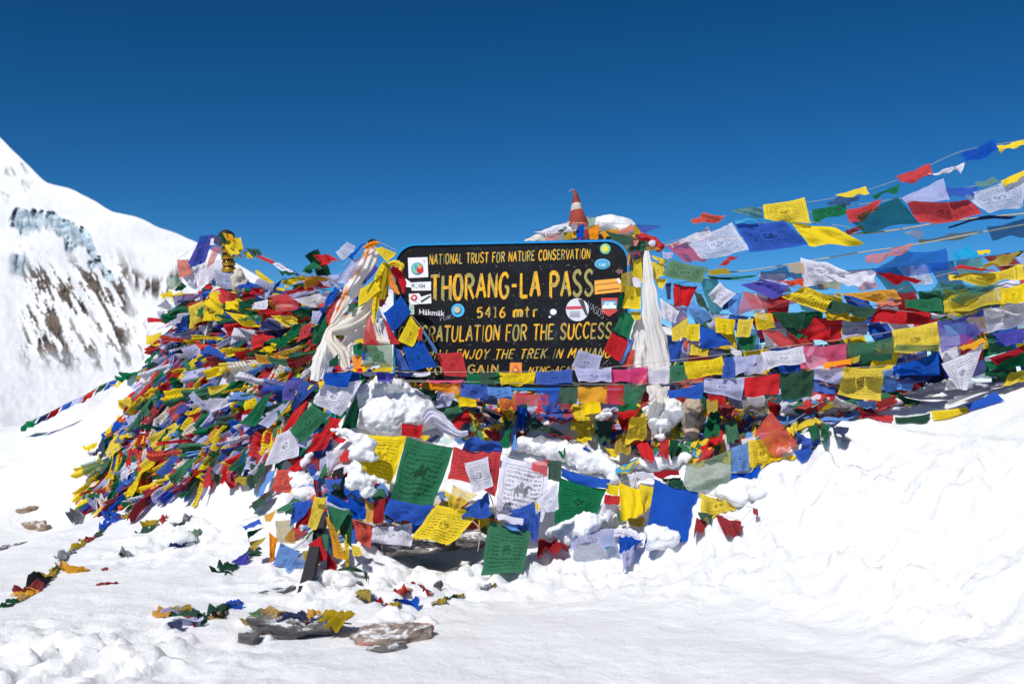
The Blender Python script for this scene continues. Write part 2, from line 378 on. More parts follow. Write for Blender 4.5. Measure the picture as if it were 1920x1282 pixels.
# ---------------------------------------------------------------- mountain on the left
def build_mountain():
    ridge = [(-900, -300), (-500, -60), (-200, 95), (-60, 205), (0, 258), (45, 302), (88, 346), (100, 345), (130, 352), (180, 378), (210, 398), (240, 403), (270, 411), (292, 426), (320, 432), (365, 453), (420, 480), (520, 540), (700, 620), (1100, 700), (1500, 740)]
    rx = np.array([q[0] for q in ridge], float); ry = np.array([q[1] for q in ridge], float)
    U = np.concatenate([np.linspace(-900, -60, 60, endpoint=False), np.linspace(-60, 420, 260), np.linspace(424, 1500, 60)]); Vv = np.linspace(0, 1, 260)
    UU, VV = np.meshgrid(U, Vv)
    fu = np.arange(-900, 1501.0); fr = np.interp(fu, rx, ry); kk = np.exp(-.5 * (np.arange(-30, 31) / 9.) ** 2); fr = np.convolve(np.pad(fr, 30, mode='edge'), kk / kk.sum(), 'valid')
    top = np.interp(UU, fu, fr) + 1.2 * fbm(UU * .035, UU * 0, 4, 3)
    bot = 900 + 0 * UU
    PY = bot + (top - bot) * VV
    D = 150 + 420 * np.clip((900 - PY) / 640, 0, None) ** 1.25
    # rock showing through along the fall line
    s = UU * .894 - PY * .447; t = UU * .447 + PY * .894
    st = fbm(s * .11, t * .024, 31, 5)
    reg = sstep(20, 60, UU) * (1 - sstep(225, 262, UU)) * sstep(455, 520, PY) * (1 - sstep(640, 710, PY)) * sstep(-60, -10, (PY - 430) - (UU - 180) * 1.0 + 60)
    rock = sstep(.08, .15, st + .22 * fbm(UU * .3, PY * .3, 5, 3) - .30 * fbm(UU * .022, PY * .016, 6, 3) - .02) * reg
    rock = np.maximum(rock, .75 * sstep(.26, .36, fbm(s * .1, t * .03, 41, 4)) * sstep(60, 120, UU) * (1 - sstep(262, 285, UU)) * sstep(560, 620, PY) * (1 - sstep(680, 705, PY)))
    # cliff band under the snow shoulder
    cy = np.interp(UU, [200, 228, 250, 275, 310, 330, 420], [492, 503, 512, 530, 530, 510, 505])
    band = sstep(224, 234, UU) * (1 - sstep(400, 440, UU)) * np.exp(-((PY - cy - 10) / 20.) ** 4)
    rock = np.maximum(rock, band * sstep(-.22, .12, fbm(UU * .16, PY * .03, 51, 4)))
    rock = np.maximum(rock, .6 * sstep(.2, .4, fbm(s * .08, t * .03, 61, 4)) * (1 - sstep(30, 70, UU)) * sstep(280, 310, PY) * (1 - sstep(365, 390, PY)) * sstep(-20, 0, UU))
    # the hanging ice cliff
    iy = np.interp(UU, [-200, 20, 30, 60, 85, 110, 160, 170, 190, 215, 260], [420, 405, 396, 396, 400, 402, 428, 445, 490, 520, 540])
    iy = iy + 9 * fbm(UU * .05, UU * 0 + 2, 72, 3) + 6 * fbm(UU * .11, PY * .05, 73, 2)
    hgt = np.interp(UU, [10, 22, 40, 60, 110, 165, 185, 215, 235], [0, 20, 60, 36, 40, 55, 30, 18, 0])
    k = (PY - iy) / np.maximum(hgt, 1)
    ice = sstep(15, 30, UU) * (1 - sstep(205, 235, UU)) * sstep(-.06, .04, k) * (1 - sstep(.75, 1.05, k + .55 * fbm(UU * .07, PY * .06, 71, 4))) * sstep(-.42, -.22, fbm(UU * .06, PY * .06, 74, 4) + .1)
    k2 = np.exp(-(((UU - 37) / 17) ** 4 + ((PY - 497) / 20) ** 4)); ice = np.maximum(ice, k2)
    # relief in depth: the ice steps back into the slope, rock stands out
    cover = np.cumsum(ice, axis=0)
    rel = 9 * fbm(UU * .006, PY * .006, 81, 2) * (1 - VV ** 6) + 1.5 * fbm(UU * .028, PY * .028, 82, 3) + .4 * fbm(UU * .11, PY * .09, 83, 3) + 1.6 * fbm(s * .05, t * .012, 91, 3) * np.clip(reg + band, 0, 1)
    D = D + rel + 12 * ice * (.6 + .5 * fbm(UU * .12, PY * .03, 95, 3)) - 3 * rock * (.5 + fbm(UU * .25, PY * .12, 97, 3))
    rx_ = (UU - 960) / FPX; X = CAM.x + rx_ * D
    dirz = CF.z + CU.z * (641 - PY) / FPX; diry = CF.y + CU.y * (641 - PY) / FPX
    Y = CAM.y + diry * D; Z = CAM.z + dirz * D
    Vt = np.stack([X, Y, Z], -1)
    # far side falling away behind the ridge
    back = [Vt[-1] + np.array([0, 30 * q, -10 * q * q]) for q in (1, 2, 4, 7)]
    Vt = np.concatenate([Vt] + [b[None] for b in back], 0); z0 = np.zeros((4, len(U)))
    return mesh_obj('snow_mountain', Vt.reshape(-1, 3), grid_faces(len(U), len(Vv) + 4), M_MTN, attrs={'rock': np.concatenate([rock, z0]), 'ice': np.concatenate([ice, z0])})
tag(build_mountain(), 'steep snow mountain with a hanging ice cliff and dark rock streaks', 'mountain', kind='structure')

# ---------------------------------------------------------------- cloth pieces
def horse_ink(U, V):
    """the wind horse block print in the middle of a large flag, as an ink mask over (u, v)"""
    x = U; y = 1 - V; m = np.zeros_like(x)
    def cap(ax, ay, bx, by, r0, r1):
        dx, dy = bx - ax, by - ay; t = np.clip(((x - ax) * dx + (y - ay) * dy) / (dx * dx + dy * dy + 1e-9), 0, 1)
        return (np.hypot(x - ax - t * dx, y - ay - t * dy) < r0 + (r1 - r0) * t).astype(float)
    for a in [(.40, .50, .58, .51, .050, .045), (.57, .53, .63, .60, .035, .022), (.63, .60, .68, .575, .024, .014), (.40, .50, .36, .44, .028, .014), (.36, .44, .37, .375, .012, .010),
              (.42, .48, .44, .38, .024, .010), (.56, .49, .60, .42, .024, .012), (.60, .42, .66, .41, .010, .009), (.58, .49, .56, .38, .02, .009), (.37, .52, .31, .50, .016, .012), (.31, .50, .29, .43, .014, .006),
              (.49, .56, .49, .60, .03, .034), (.49, .61, .50, .67, .03, .006), (.46, .60, .45, .65, .014, .004), (.53, .60, .54, .64, .014, .004)]:
        m = np.maximum(m, cap(*a))
    return m
def patch(name, A, B, C, D, col, style='n', seed=0, amp=.05, n=None, parent=None, horse=False, curl=0.0, furl=None, eps=.010, push=True, fringe=False):
    """a cloth quad hung from its edge A-B, with folds, wavering sides and a lifted hem"""
    rg = np.random.RandomState(seed % 2 ** 31)
    A, B, C, D = (np.array(q, float) for q in (A, B, C, D))
    W = max(np.linalg.norm(B - A), np.linalg.norm(C - D)); L = max(np.linalg.norm(D - A), np.linalg.norm(C - B)); size = max(.3 * (W + L), .02)
    if n is None: n = (int(np.clip(W / .010, 7, 30)), int(np.clip(L / .010, 8, 30)))
    if horse: n = (76, 76)
    u, v = np.meshgrid(np.linspace(0, 1, n[0]), np.linspace(0, 1, n[1]))
    uu = u[..., None]; vv = v[..., None]
    X = (A * (1 - uu) + B * uu) * (1 - vv) + (D * (1 - uu) + C * uu) * vv
    nrm = np.cross(B - A + C - D, D - A + C - B); nrm = nrm / (np.linalg.norm(nrm) + 1e-9)
    if nrm @ (np.array(CAM) - X.mean((0, 1))) < 0: nrm = -nrm
    ax = (B - A + C - D); ax = ax / (np.linalg.norm(ax) + 1e-9); dn = (D - A + C - B); dn = dn / (np.linalg.norm(dn) + 1e-9)
    a = rg.rand(12)
    wv = np.sin(2 * math.pi * ((1.0 + a[0]) * u + a[1] + (a[2] - .5) * v)) * (.25 + .75 * v)
    wv += .55 * np.sin(2 * math.pi * ((1.2 + 1.2 * a[3]) * (u * (a[4] - .2) + v * .7) + a[5])) * (.2 + .8 * v)
    wv += .35 * fbm(u * 3.1 + 10 * a[6], v * 3.1 + 10 * a[7], seed & 1023, 3) * 1.6
    wv += .25 * (1 - np.abs(fbm(u * 4.3 + 7 * a[8], v * 4.3, (seed + 5) & 1023, 2)) * 3)
    wv = wv + .16 * (1 - np.abs(fbm(u * 6.5 + v * 2 + 3 * a[1], v * 5 + 7 * a[4], (seed + 77) & 1023, 2)) * 3)
    X = X + nrm * (1.3 * amp * size * wv)[..., None]
    if furl is None: furl = (rg.rand() - .5) * 1.1
    X = X + nrm * (furl * W * (.25 - (u - .5) ** 2) * (.25 + .75 * v))[..., None]
    sag = .035 * W * np.sin(math.pi * u) * (1 - .6 * v)
    edge = .030 * size * (fbm(v * 2.4 + 5 * a[9], u * 0 + 3, seed & 511, 2) * (2 * u - 1) + fbm(v * 1.7, u * 1.7 + 9 * a[10], seed & 255, 2)) * v * 2.2
    hem = .05 * size * fbm(u * 2.6 + 4 * a[11], v * 0, (seed + 9) & 511, 3) * v
    if fringe: hem = hem + .10 * size * (np.random.RandomState(seed).rand(n[0])[None, :] - .3) * (v > .97)
    X = X + dn * (sag + hem)[..., None] + ax * edge[..., None]
    if curl:
        t = np.clip(v - .55, 0, 1); X = X + nrm * (curl * size * t * t * 3)[..., None] - dn * (abs(curl) * size * t * t * 1.6)[..., None]
    Vt = X.reshape(-1, 3)
    if push: Vt = lift(Vt, eps)
    at = {}
    if horse: at['ink'] = horse_ink(u, v).ravel()
    return mesh_obj(name, Vt, grid_faces(*n), cloth(col, style), parent, uv=np.stack([u.ravel(), 1 - v.ravel()], 1), attrs=at)
def ribbon(name, path, widths, col, style='n', seed=0, pleat=.15, nu=41, nv=80, parent=None, up=None):
    """a long scarf along a 3D path, gathered in lengthwise pleats"""
    rg = np.random.RandomState(seed); q = catmull([tuple(p) for p in path], nv)
    wd = np.interp(np.linspace(0, 1, nv), np.linspace(0, 1, len(widths)), widths)
    V = []; k = 2 + rg.rand() * 2; ph = rg.rand() * 6
    uu_, ii_ = np.meshgrid(np.linspace(0, 1, nu), np.arange(nv)); FB = .55 * (1 - np.abs(fbm(uu_ * 3.4 + ii_ * .012 + ph, ii_ * .018 + uu_ * .5, seed & 511, 2)) * 3.0) + .25 * fbm(uu_ * 2, ii_ * .07, (seed + 3) & 511, 2)
    for i in range(nv):
        t = q[min(i + 1, nv - 1)] - q[max(i - 1, 0)]; t /= np.linalg.norm(t) + 1e-9
        view = np.array(CAM) - q[i]; view /= np.linalg.norm(view)
        s = np.cross(t, view); s /= np.linalg.norm(s) + 1e-9; nn = np.cross(s, t); nn = nn if nn @ view > 0 else -nn
        for j in range(nu):
            uj = j / (nu - 1) * 2 - 1
            z = pleat * wd[i] * (1.3 * float(FB[i, j]) + .35 * math.cos(uj * k * 2.2 + ph + .9 * math.sin(i / nv * 5)) + .10 * math.sin(uj * 9 + 2.5 * ph + i / nv * 7)) - .25 * wd[i] * uj * uj
            e = 1 + .20 * float(vnoise(np.array(i * .13 + ph), np.array(j * .01)))
            V.append(q[i] + s * (uj * wd[i] * .5 * e) + nn * z)
    V = lift(np.array(V), .012)
    u, v = np.meshgrid(np.linspace(0, 1, nu), np.linspace(0, 1, nv))
    return mesh_obj(name, V, grid_faces(nu, nv), cloth(col, style), parent, uv=np.stack([u.ravel(), v.ravel()], 1))
def cord(ps, parent, r=.0016, mat=None, sag=0.0, n=None, straight=False):
    q = [tuple(p) for p in ps] if straight else catmull([tuple(p) for p in ps], n or max(12, 7 * len(ps)))
    v, f = tube(q, r); return mesh_obj('cord', v, f, mat or M_CORD, parent)
CNAME = dict(lav='lavender', dred='dark red', dgreen='dark green', lblue='light blue', sage='faded green', black='black')
SN = {'n': 'plain', 'p': 'printed', 's': 'sheer', 'q': 'sheer printed', 'o': 'stained'}
_sd = [100]
def seed(): _sd[0] += 37; return _sd[0]
POLE = P(2330, 700, 4.5)
def pole_point(a, b):
    """where a string that runs out to the right is tied to the pole beyond the frame"""
    z = a.z + (a.z - b.z) * .6; return Vector((POLE.x, POLE.y, min(max(z, POLE.z + .05), POLE.z + 1.75)))
def string(label, d, flags, cordp=None, name='flag_string', group=None, dark=False, cat='prayer flags', lean=.03, cr=.0015):
    """one string of flags: a cord with every flag sewn to it as a part. d = ((x0, d0), (x1, d1)) depth along the photo's x, or ('g', off) lying on the snow"""
    def dep(x, y):
        if d[0] == 'g': return gd(x, y) - d[1]
        (x0, a), (x1, b) = d; return a + (b - a) * min(max((x - x0) / (x1 - x0), -.3), 1.3)
    rows = [r.split() for r in flags.strip().split('\n') if r.strip()]
    spec = []
    for k, r in enumerate(rows):
        q = [cx(r[0], *map(float, s.split(','))) for s in r[1:5]]; col = r[5]; st = r[6] if len(r) > 6 else 'n'; opt = r[7:]
        off = .006 * (k % 5); amp = .13; curl = (0, .12, -.1, .18, 0, -.14)[(k * 5 + len(label)) % 6]; ln = lean
        for o in opt:
            if o[0] == 'o': off = float(o[1:])
            if o[0] == 'a': amp = float(o[1:])
            if o[0] == 'k': curl = float(o[1:])
            if o[0] == 'l': ln = float(o[1:])
        if st == 'n' and col in ('blue', 'red', 'green', 'yellow', 'dgreen', 'lav', 'white', 'coral', 'purple') and (k * 7 + len(label)) % 5 < 3: st = 'p'
        pp = [P(x, y, dep(x, y) - off - (ln if i > 1 else 0)) for i, (x, y) in enumerate(q)]
        spec.append((pp, col, st, amp, curl, 'h' in opt, 'f' in opt))
    if cordp: cps = [P(x, y, dd) if dd else P(x, y, dep(x, y)) for x, y, dd in cordp]
    else: cps = [p for s in spec for p in (s[0][0], s[0][1])]
    if cordp and cordp[-1][0] >= 2030: cps.append(pole_point(cps[-1], cps[-2]))
    root = empty(name, cps[0]); tag(root, label, cat, group or 'strings of prayer flags')
    cord(cps, root, cr if cordp else .0009, M_CORDD if dark or not cordp else None, straight=not cordp)
    for pp, col, st, amp, curl, h, fr in spec:
        f = patch('flag', *pp, col, st, seed(), amp, parent=root, horse=h, curl=curl, fringe=fr)
        f['label'] = '%s %s flag' % (SN[st], CNAME.get(col, col)) + (' with a horse print' if h else '')
    return root

def loose(label, c, corners, col, style='n', d=None, off=.02, name='cloth_piece', cat='cloth', group=None, **kw):
    q = pts(c, corners); pp = [P(x, y, (gd(x, y) - off) if d is None else (d if not hasattr(d, '__len__') else d[i])) for i, (x, y) in enumerate(q)]
    return tag(patch(name, *pp, col, style, seed(), parent=None, **kw), label, cat, group)

def hang(label, p0, p1, d0, d1, sag, cols, size, wind=0.0, group=None, rs=1, styles='nnnps', drop=1.0, cr=.0013):
    """a string of flags hung between two photo points at depths d0 and d1, flags falling from it and blown sideways"""
    r_ = random.Random(rs * 7 + len(label)); n = len(cols)
    q = lambda t: P(p0[0] + (p1[0] - p0[0]) * t, p0[1] + (p1[1] - p0[1]) * t + sag * 4 * t * (1 - t), d0 + (d1 - d0) * t)
    root = empty('flag_string', q(0)); tag(root, label, 'prayer flags', group or 'strings of prayer flags'); cord([q(i / 20) for i in range(21)] + ([pole_point(q(1), q(.9))] if p1[0] > 1980 else []), root, cr, M_CORDD, straight=True)
    for i, c in enumerate(cols):
        A, B = q((i + .04) / n), q((i + .96) / n); w_ = (B - A).length
        dn = Vector((wind * size + r_.gauss(0, .25) * size, -.25 * size * r_.random(), -size * drop * r_.uniform(.6, 1.1)))
        patch('flag', A, B, B + dn + (A - B) * r_.uniform(-.1, .25), A + dn * r_.uniform(.85, 1.15), c, r_.choice(styles), seed(), .11, parent=root, curl=r_.choice([0, 0, .1, -.1]))

# ---------------------------------------------------------------- the sign board
BL_, BR_ = P(738, 700, 6.10), P(1181, 700, 5.88)
bx = (BR_ - BL_); bx.z = 0; BW = bx.length; bx.normalize(); bz = Vector((0, 0, 1)); bn = bx.cross(bz); bn = bn if bn.y < 0 else -bn   # towards the camera
def onb(px, py, off=0.0):
    """point of the board's face seen at a photo pixel, in board coordinates (along, up)"""
    r = ray(px, py); t = ((BL_ - CAM).dot(bn)) / r.dot(bn); q = CAM + r * t - BL_; return (q.dot(bx), q.z)
def bw(a, b, off): return BL_ + bx * a + bz * b + bn * off
board = empty('sign_board', bw(BW / 2, -.25, 0)); tag(board, 'black pass sign with hand painted yellow lettering and a blue edge', 'sign')
ztop = onb(960, 453)[1]; zbot = -.10
def round_rect(x0, x1, z0, z1, r, ins=0.0, k=14):
    x0 += ins; x1 -= ins; z1 -= ins; z0 += ins; r = max(r - ins, .01); o = [(x0, z0), (x1, z0)]
    o += [(x1 - r + r * math.cos(t), z1 - r + r * math.sin(t)) for t in np.linspace(0, math.pi / 2, k)]
    o += [(x0 + r + r * math.cos(t), z1 - r + r * math.sin(t)) for t in np.linspace(math.pi / 2, math.pi, k)]
    return o
RC = .135
def slab(name, outline, f0, f1, mat, parent):
    n = len(outline); v = [bw(a, b, f0) for a, b in outline] + [bw(a, b, f1) for a, b in outline]
    f = [tuple(range(n)), tuple(range(2 * n - 1, n - 1, -1))] + [(i, (i + 1) % n, n + (i + 1) % n, n + i) for i in range(n)]
    return mesh_obj(name, v, f, mat, parent, smooth=False)
slab('panel', round_rect(0, BW, zbot, ztop, RC, .013), -.018, 0, M_BOARD, board)
oo = round_rect(0, BW, zbot, ztop, RC); ii = round_rect(0, BW, zbot, ztop, RC, .0135); n = len(oo); n2 = n
v = [bw(a, b, .010) for a, b in oo] + [bw(a, b, .010) for a, b in ii] + [bw(a, b, -.022) for a, b in oo] + [bw(a, b, -.022) for a, b in ii]; f = []
for i in range(n):
    j = (i + 1) % n
    f += [(i, j, n + j, n + i), (2 * n + j, 2 * n + i, 3 * n + i, 3 * n + j), (2 * n + i, 2 * n + j, j, i), (n + i, n + j, 3 * n + j, 3 * n + i)]
mesh_obj('edge_trim', v, f, M_TRIM, board, smooth=False)
for a in (.06, BW - .06):
    o = slab('post', [(a - .025, -.75), (a + .025, -.75), (a + .025, ztop - .14), (a - .025, ztop - .14)], -.075, -.024, M_WOOD, board)

# brush lettering: every glyph is a few strokes on a unit box
GL = {
 'A': [[(0, 0), (.28, .5), (.5, 1)], [(.5, 1), (.75, .5), (1, 0)], [(.2, .36), (.8, .36)]],
 'B': [[(.08, 1), (.08, 0)], [(.08, 1), (.7, .95), (.8, .74), (.6, .55), (.08, .53)], [(.08, .53), (.75, .48), (.95, .25), (.7, .02), (.08, 0)]],
 'C': [[(.95, .83), (.7, .99), (.35, .96), (.08, .7), (.06, .35), (.3, .05), (.65, .01), (.95, .18)]],
 'D': [[(.08, 1), (.08, 0)], [(.08, 1), (.6, .94), (.95, .6), (.9, .3), (.6, .05), (.08, 0)]],
 'E': [[(.08, 1), (.08, 0)], [(.08, .97), (.95, .97)], [(.08, .52), (.75, .52)], [(.08, .03), (.98, .03)]],
 'F': [[(.1, 1), (.1, 0)], [(.1, .97), (.98, .97)], [(.1, .52), (.8, .52)]],
 'G': [[(.95, .83), (.68, .99), (.35, .96), (.08, .7), (.06, .32), (.3, .04), (.65, .02), (.92, .2), (.94, .45)], [(.58, .45), (.96, .45)]],
 'H': [[(.08, 1), (.08, 0)], [(.92, 1), (.92, 0)], [(.08, .5), (.92, .5)]], 'I': [[(.5, 1), (.5, 0)]],
 'J': [[(.8, 1), (.8, .3), (.6, .04), (.3, .03), (.08, .22)]], 'K': [[(.1, 1), (.1, 0)], [(.92, 1), (.12, .45)], [(.3, .58), (.95, 0)]],
 'L': [[(.12, 1), (.12, 0)], [(.12, .03), (.95, .03)]], 'M': [[(.02, 0), (.14, 1)], [(.14, 1), (.5, .3)], [(.5, .3), (.86, 1)], [(.86, 1), (.98, 0)]],
 'N': [[(.08, 0), (.08, 1)], [(.08, 1), (.92, 0)], [(.92, 0), (.92, 1)]],
 'O': [[(.5, 1), (.2, .9), (.05, .5), (.2, .1), (.5, 0), (.8, .1), (.95, .5), (.8, .9), (.5, 1)]],
 'P': [[(.1, 1), (.1, 0)], [(.1, .98), (.65, .96), (.92, .74), (.65, .5), (.1, .48)]],
 'R': [[(.1, 1), (.1, 0)], [(.1, .98), (.65, .96), (.9, .75), (.65, .53), (.1, .5)], [(.45, .5), (.98, 0)]],
 'S': [[(.9, .85), (.65, .99), (.3, .96), (.1, .75), (.35, .55), (.7, .42), (.92, .22), (.65, .02), (.3, .02), (.06, .17)]],
 'T': [[(0, .97), (1, .97)], [(.5, 1), (.5, 0)]], 'U': [[(.08, 1), (.08, .3), (.3, .03), (.65, .03), (.92, .3), (.92, 1)]],
 'V': [[(0, 1), (.5, 0)], [(.5, 0), (1, 1)]], 'W': [[(0, 1), (.22, 0)], [(.22, 0), (.5, .8)], [(.5, .8), (.78, 0)], [(.78, 0), (1, 1)]],
 'Y': [[(0, 1), (.5, .48)], [(1, 1), (.5, .48)], [(.5, .5), (.5, 0)]], '-': [[(.1, .45), (.9, .45)]], '.': [[(.4, 0), (.5, .1)]], ' ': [],
 '!': [[(.5, 1), (.45, .3)], [(.4, 0), (.5, .08)]],
 '5': [[(.9, .97), (.2, .97)], [(.2, .97), (.15, .55), (.55, .62), (.9, .4), (.8, .1), (.45, 0), (.08, .1)]], '4': [[(.7, 0), (.7, 1)], [(.7, 1), (.05, .3)], [(.05, .3), (1, .3)]],
 '1': [[(.2, .8), (.55, 1)], [(.55, 1), (.55, 0)], [(.2, .02), (.9, .02)]], '6': [[(.8, .97), (.4, .8), (.1, .35), (.3, .03), (.7, .03), (.9, .28), (.65, .5), (.3, .45), (.12, .3)]],
 'm': [[(.06, .68), (.06, 0)], [(.06, .5), (.28, .68), (.5, .6), (.5, 0)], [(.5, .5), (.72, .68), (.94, .6), (.94, 0)]],
 't': [[(.45, .98), (.45, .1), (.7, 0)], [(.1, .68), (.85, .68)]], 'r': [[(.2, .68), (.2, 0)], [(.2, .45), (.5, .68), (.85, .62)]],
}
WID = {'I': .38, ' ': .55, '.': .4, '!': .4, 'M': 1.25, 'W': 1.3, '-': .7, '1': .7, 'm': 1.5, 'J': .85, 'L': .9, 'E': .9, 'F': .9}
_ln = [0]
def letter_line(text, p0, p1, hl, hr, shear=.0, wgt=.2, gap=.22, mat=None, name='lettering', parent=None, off=.0025, label=None, slant=.10, tone=None):
    """text painted from baseline pixel p0 to p1 with cap heights hl, hr in photo pixels"""
    rg = random.Random(len(text) * 13 + 5); tot = sum(WID.get(c, 1) + gap for c in text) - gap
    V = []; F = []; T = []; x = 0
    for c in text:
        cw = WID.get(c, 1); jy = rg.uniform(-.03, .03); jw = rg.uniform(.94, 1.06)
        for st in GL[c]:
            q = catmull(st, 3 if len(st) == 2 else 5 * len(st)) if len(st) > 2 or True else np.array(st)
            tn = rg.choice([0.15, .25, .35, .55, .75]) if tone is None else tone
            w0 = wgt * jw * rg.uniform(.85, 1.15)
            vert = abs(st[0][0] - st[-1][0]) < .15 and len(st) <= 3
            base = len(V)
            for i, (a, b) in enumerate(q):
                tt = q[min(i + 1, len(q) - 1)] - q[max(i - 1, 0)]; L = math.hypot(*tt) + 1e-9; k = i / (len(q) - 1)
                nx, ny = -tt[1] / L, tt[0] / L
                wd = w0 * (1.0 if .05 < k < .95 else .85)
                for sgn in (-1, 1):
                    # strokes are wide across and thin along, as with a flat brush
                    ga = a + nx * sgn * wd * .62; gb = b + ny * sgn * wd * .30
                    if vert and k > .99: gb -= slant * (.9 if sgn > 0 else -.2); ga += .05 * (1 if sgn > 0 else 0)
                    u = (x + ga * cw) / tot; up = gb + jy
                    X = p0[0] + (p1[0] - p0[0]) * u; h = hl + (hr - hl) * u; Yb = p0[1] + (p1[1] - p0[1]) * u
                    s = onb(X + shear * up * h, Yb - up * h); _ln[0] += 1
                    V.append(bw(s[0], s[1], off + .00002 * (_ln[0] % 40))); T.append(tn + (.35 * k - .1 if tone is None else 0))
            F += [(base + 2 * i, base + 2 * i + 1, base + 2 * i + 3, base + 2 * i + 2) for i in range(len(q) - 1)]
        x += cw + gap
    o = mesh_obj(name, V, F, mat or M_LET, parent or board, smooth=False, attrs={'tone': T})
    if label: o['label'] = label
    return o
def painted_line(text, p0, p1, hl, hr, shear, wgt, gap, label):
    """one painted line, a part per word"""
    tot = sum(WID.get(c, 1) + gap for c in text) - gap; x = 0
    for wd in text.split(' '):
        wl = sum(WID.get(c, 1) + gap for c in wd) - gap; u0, u1 = x / tot, (x + wl) / tot; mixp = lambda u: (p0[0] + (p1[0] - p0[0]) * u, p0[1] + (p1[1] - p0[1]) * u)
        letter_line(wd, mixp(u0), mixp(u1), hl + (hr - hl) * u0, hl + (hr - hl) * u1, shear, wgt, gap, label=label)
        x += wl + gap + WID[' '] + gap
painted_line('NATIONAL TRUST FOR NATURE CONSERVATION', (805, 496), (1106, 484.5), 18.5, 18, .05, .25, .30, 'word of the top line of yellow lettering')
painted_line('THORANG-LA PASS', (807, 561), (1112, 553), 44, 46, .02, .27, .30, 'large yellow word of the pass name')
painted_line('5416 mtr.', (894, 595), (1018, 593), 19, 19, .05, .25, .42, 'word of the altitude line')
painted_line('CONGRATULATION FOR THE SUCCESS', (746, 642), (1146, 633), 29, 28, .08, .23, .26, 'word of the line of congratulation')
painted_line('YOU WILL ENJOY THE TREK IN MANANG', (748, 674), (1143, 670), 17, 18, .30, .23, .36, 'word of the italic yellow line')
painted_line('SEE YOU AGAIN', (738, 703.5), (934, 698), 15, 15, .05, .25, .34, 'word of the bottom line of yellow lettering')
painted_line('NTNC-ACAP', (991, 699), (1078, 697), 11, 11, .25, .22, .34, 'small bottom lettering')

# stickers
def flat(name, poly_px, off, col, parent, rough=.5, label=None):
    q = [onb(*s) for s in poly_px]; n = len(q)
    v = [bw(a, b, off) for a, b in q] + [bw(a, b, off - .0009) for a, b in q]
    f = [tuple(range(n))] + [(i, n + i, n + (i + 1) % n, (i + 1) % n) for i in range(n)]
    o = mesh_obj(name, v, f, colmat(col), parent, smooth=False)
    if label: o['label'] = label
    return o
_pm = {}
def colmat(c):
    if c not in _pm: _pm[c] = mat_plain('sticker_ink_%d' % len(_pm), srgb(*c), .5, 60, .12, .3, 0, .05)
    return _pm[c]
def ell(cx_, cy, rx, ry, k=28, rot=0, jag=0): return [(cx_ + rx * (1 + jag * (i % 2)) * math.cos(2 * math.pi * i / k), cy + ry * (1 + jag * (i % 2)) * math.sin(2 * math.pi * i / k)) for i in range(k)]
def sticker(label, poly, col): return flat('sticker', poly, .0040, col, board, label=label)
_fo = [0]
def pr(st, poly, col):
    _fo[0] += 1; return flat('print', poly, .0052 + .0005 * (_fo[0] % 6), col, st)
def words(st, text, p0, p1, h, col, font=True, name='print', off=.0090):
    """printed words from the built-in font, laid on the board between two baseline pixels"""
    cu = bpy.data.curves.new('t', 'FONT'); cu.body = text; cu.size = 1; cu.resolution_u = 3; cu.offset = .012
    ob = bpy.data.objects.new('t', cu); COL.objects.link(ob); dg = bpy.context.evaluated_depsgraph_get(); me = ob.evaluated_get(dg).to_mesh()
    vs = [tuple(q.co) for q in me.vertices]; fs = [tuple(q.vertices) for q in me.polygons]; ob.evaluated_get(dg).to_mesh_clear()
    bpy.data.objects.remove(ob); bpy.data.curves.remove(cu)
    w_ = max(q[0] for q in vs); V = []
    for a, b, _ in vs:
        k = a / w_; s = onb(p0[0] + (p1[0] - p0[0]) * k, p0[1] + (p1[1] - p0[1]) * k - b / .73 * h); V.append(bw(s[0], s[1], off))
    return mesh_obj(name, V, fs, colmat(col), st, smooth=False)
K1 = lambda s: pts('1', s)
W_ = (232, 232, 236)
s = sticker('square white sticker with a globe', K1('152,484 276,480 281,606 157,612'), W_)
for q, c in ((ell(*cx('1', 212, 553), 11.5, 11.5), (40, 120, 190)), (ell(*cx('1', 210, 552), 9.5, 9.5), (120, 205, 150)), (ell(*cx('1', 205, 545), 4, 5), (70, 160, 200)), (ell(*cx('1', 229, 562), 6.5, 6.0), (205, 40, 50)), (ell(*cx('1', 228, 541), 3.2, 4), (235, 150, 60))): pr(s, q, c)
letter_line('Y', cx('1', 243, 512), cx('1', 268, 508), 5, 5, .2, .10, mat=colmat((205, 60, 60)), name='print', parent=s, off=.0085)
s = sticker('white arrow shaped sticker under the globe sticker', K1('136,614 172,640 298,634 298,690 178,692 172,672 140,668'), W_)
words(s, 'H', cx('1', 176, 668), cx('1', 190, 668), 6.5, (40, 44, 48)); words(s, 'CH', cx('1', 224, 672), cx('1', 258, 671), 6.5, (40, 44, 48))
pr(s, ell(*cx('1', 206, 660), 5, 4.5), (150, 190, 205)); pr(s, ell(*cx('1', 206, 660), 3.6, 3.2), W_)
s = sticker('torn white sticker with a small red sun', K1('158,712 222,708 236,730 298,712 301,772 232,776 160,784'), W_)
pr(s, ell(*cx('1', 192, 736), 5.2, 5.2, 24, 0, .25), (205, 60, 75)); pr(s, ell(*cx('1', 192, 736), 2.6, 2.6), (245, 225, 225))
pr(s, K1('232,758 290,722 296,728 238,766'), (60, 58, 60))
s = sticker('pale green strip sticker', K1('160,788 190,786 192,840 166,842'), (200, 225, 205))
for k in range(3): pr(s, K1('168,%d 186,%d 186,%d 168,%d' % (796 + 14 * k, 795 + 14 * k, 802 + 14 * k, 803 + 14 * k)), (120, 190, 140))
s = sticker('black sticker with white word', K1('216,796 392,800 392,856 220,850'), (14, 15, 20))
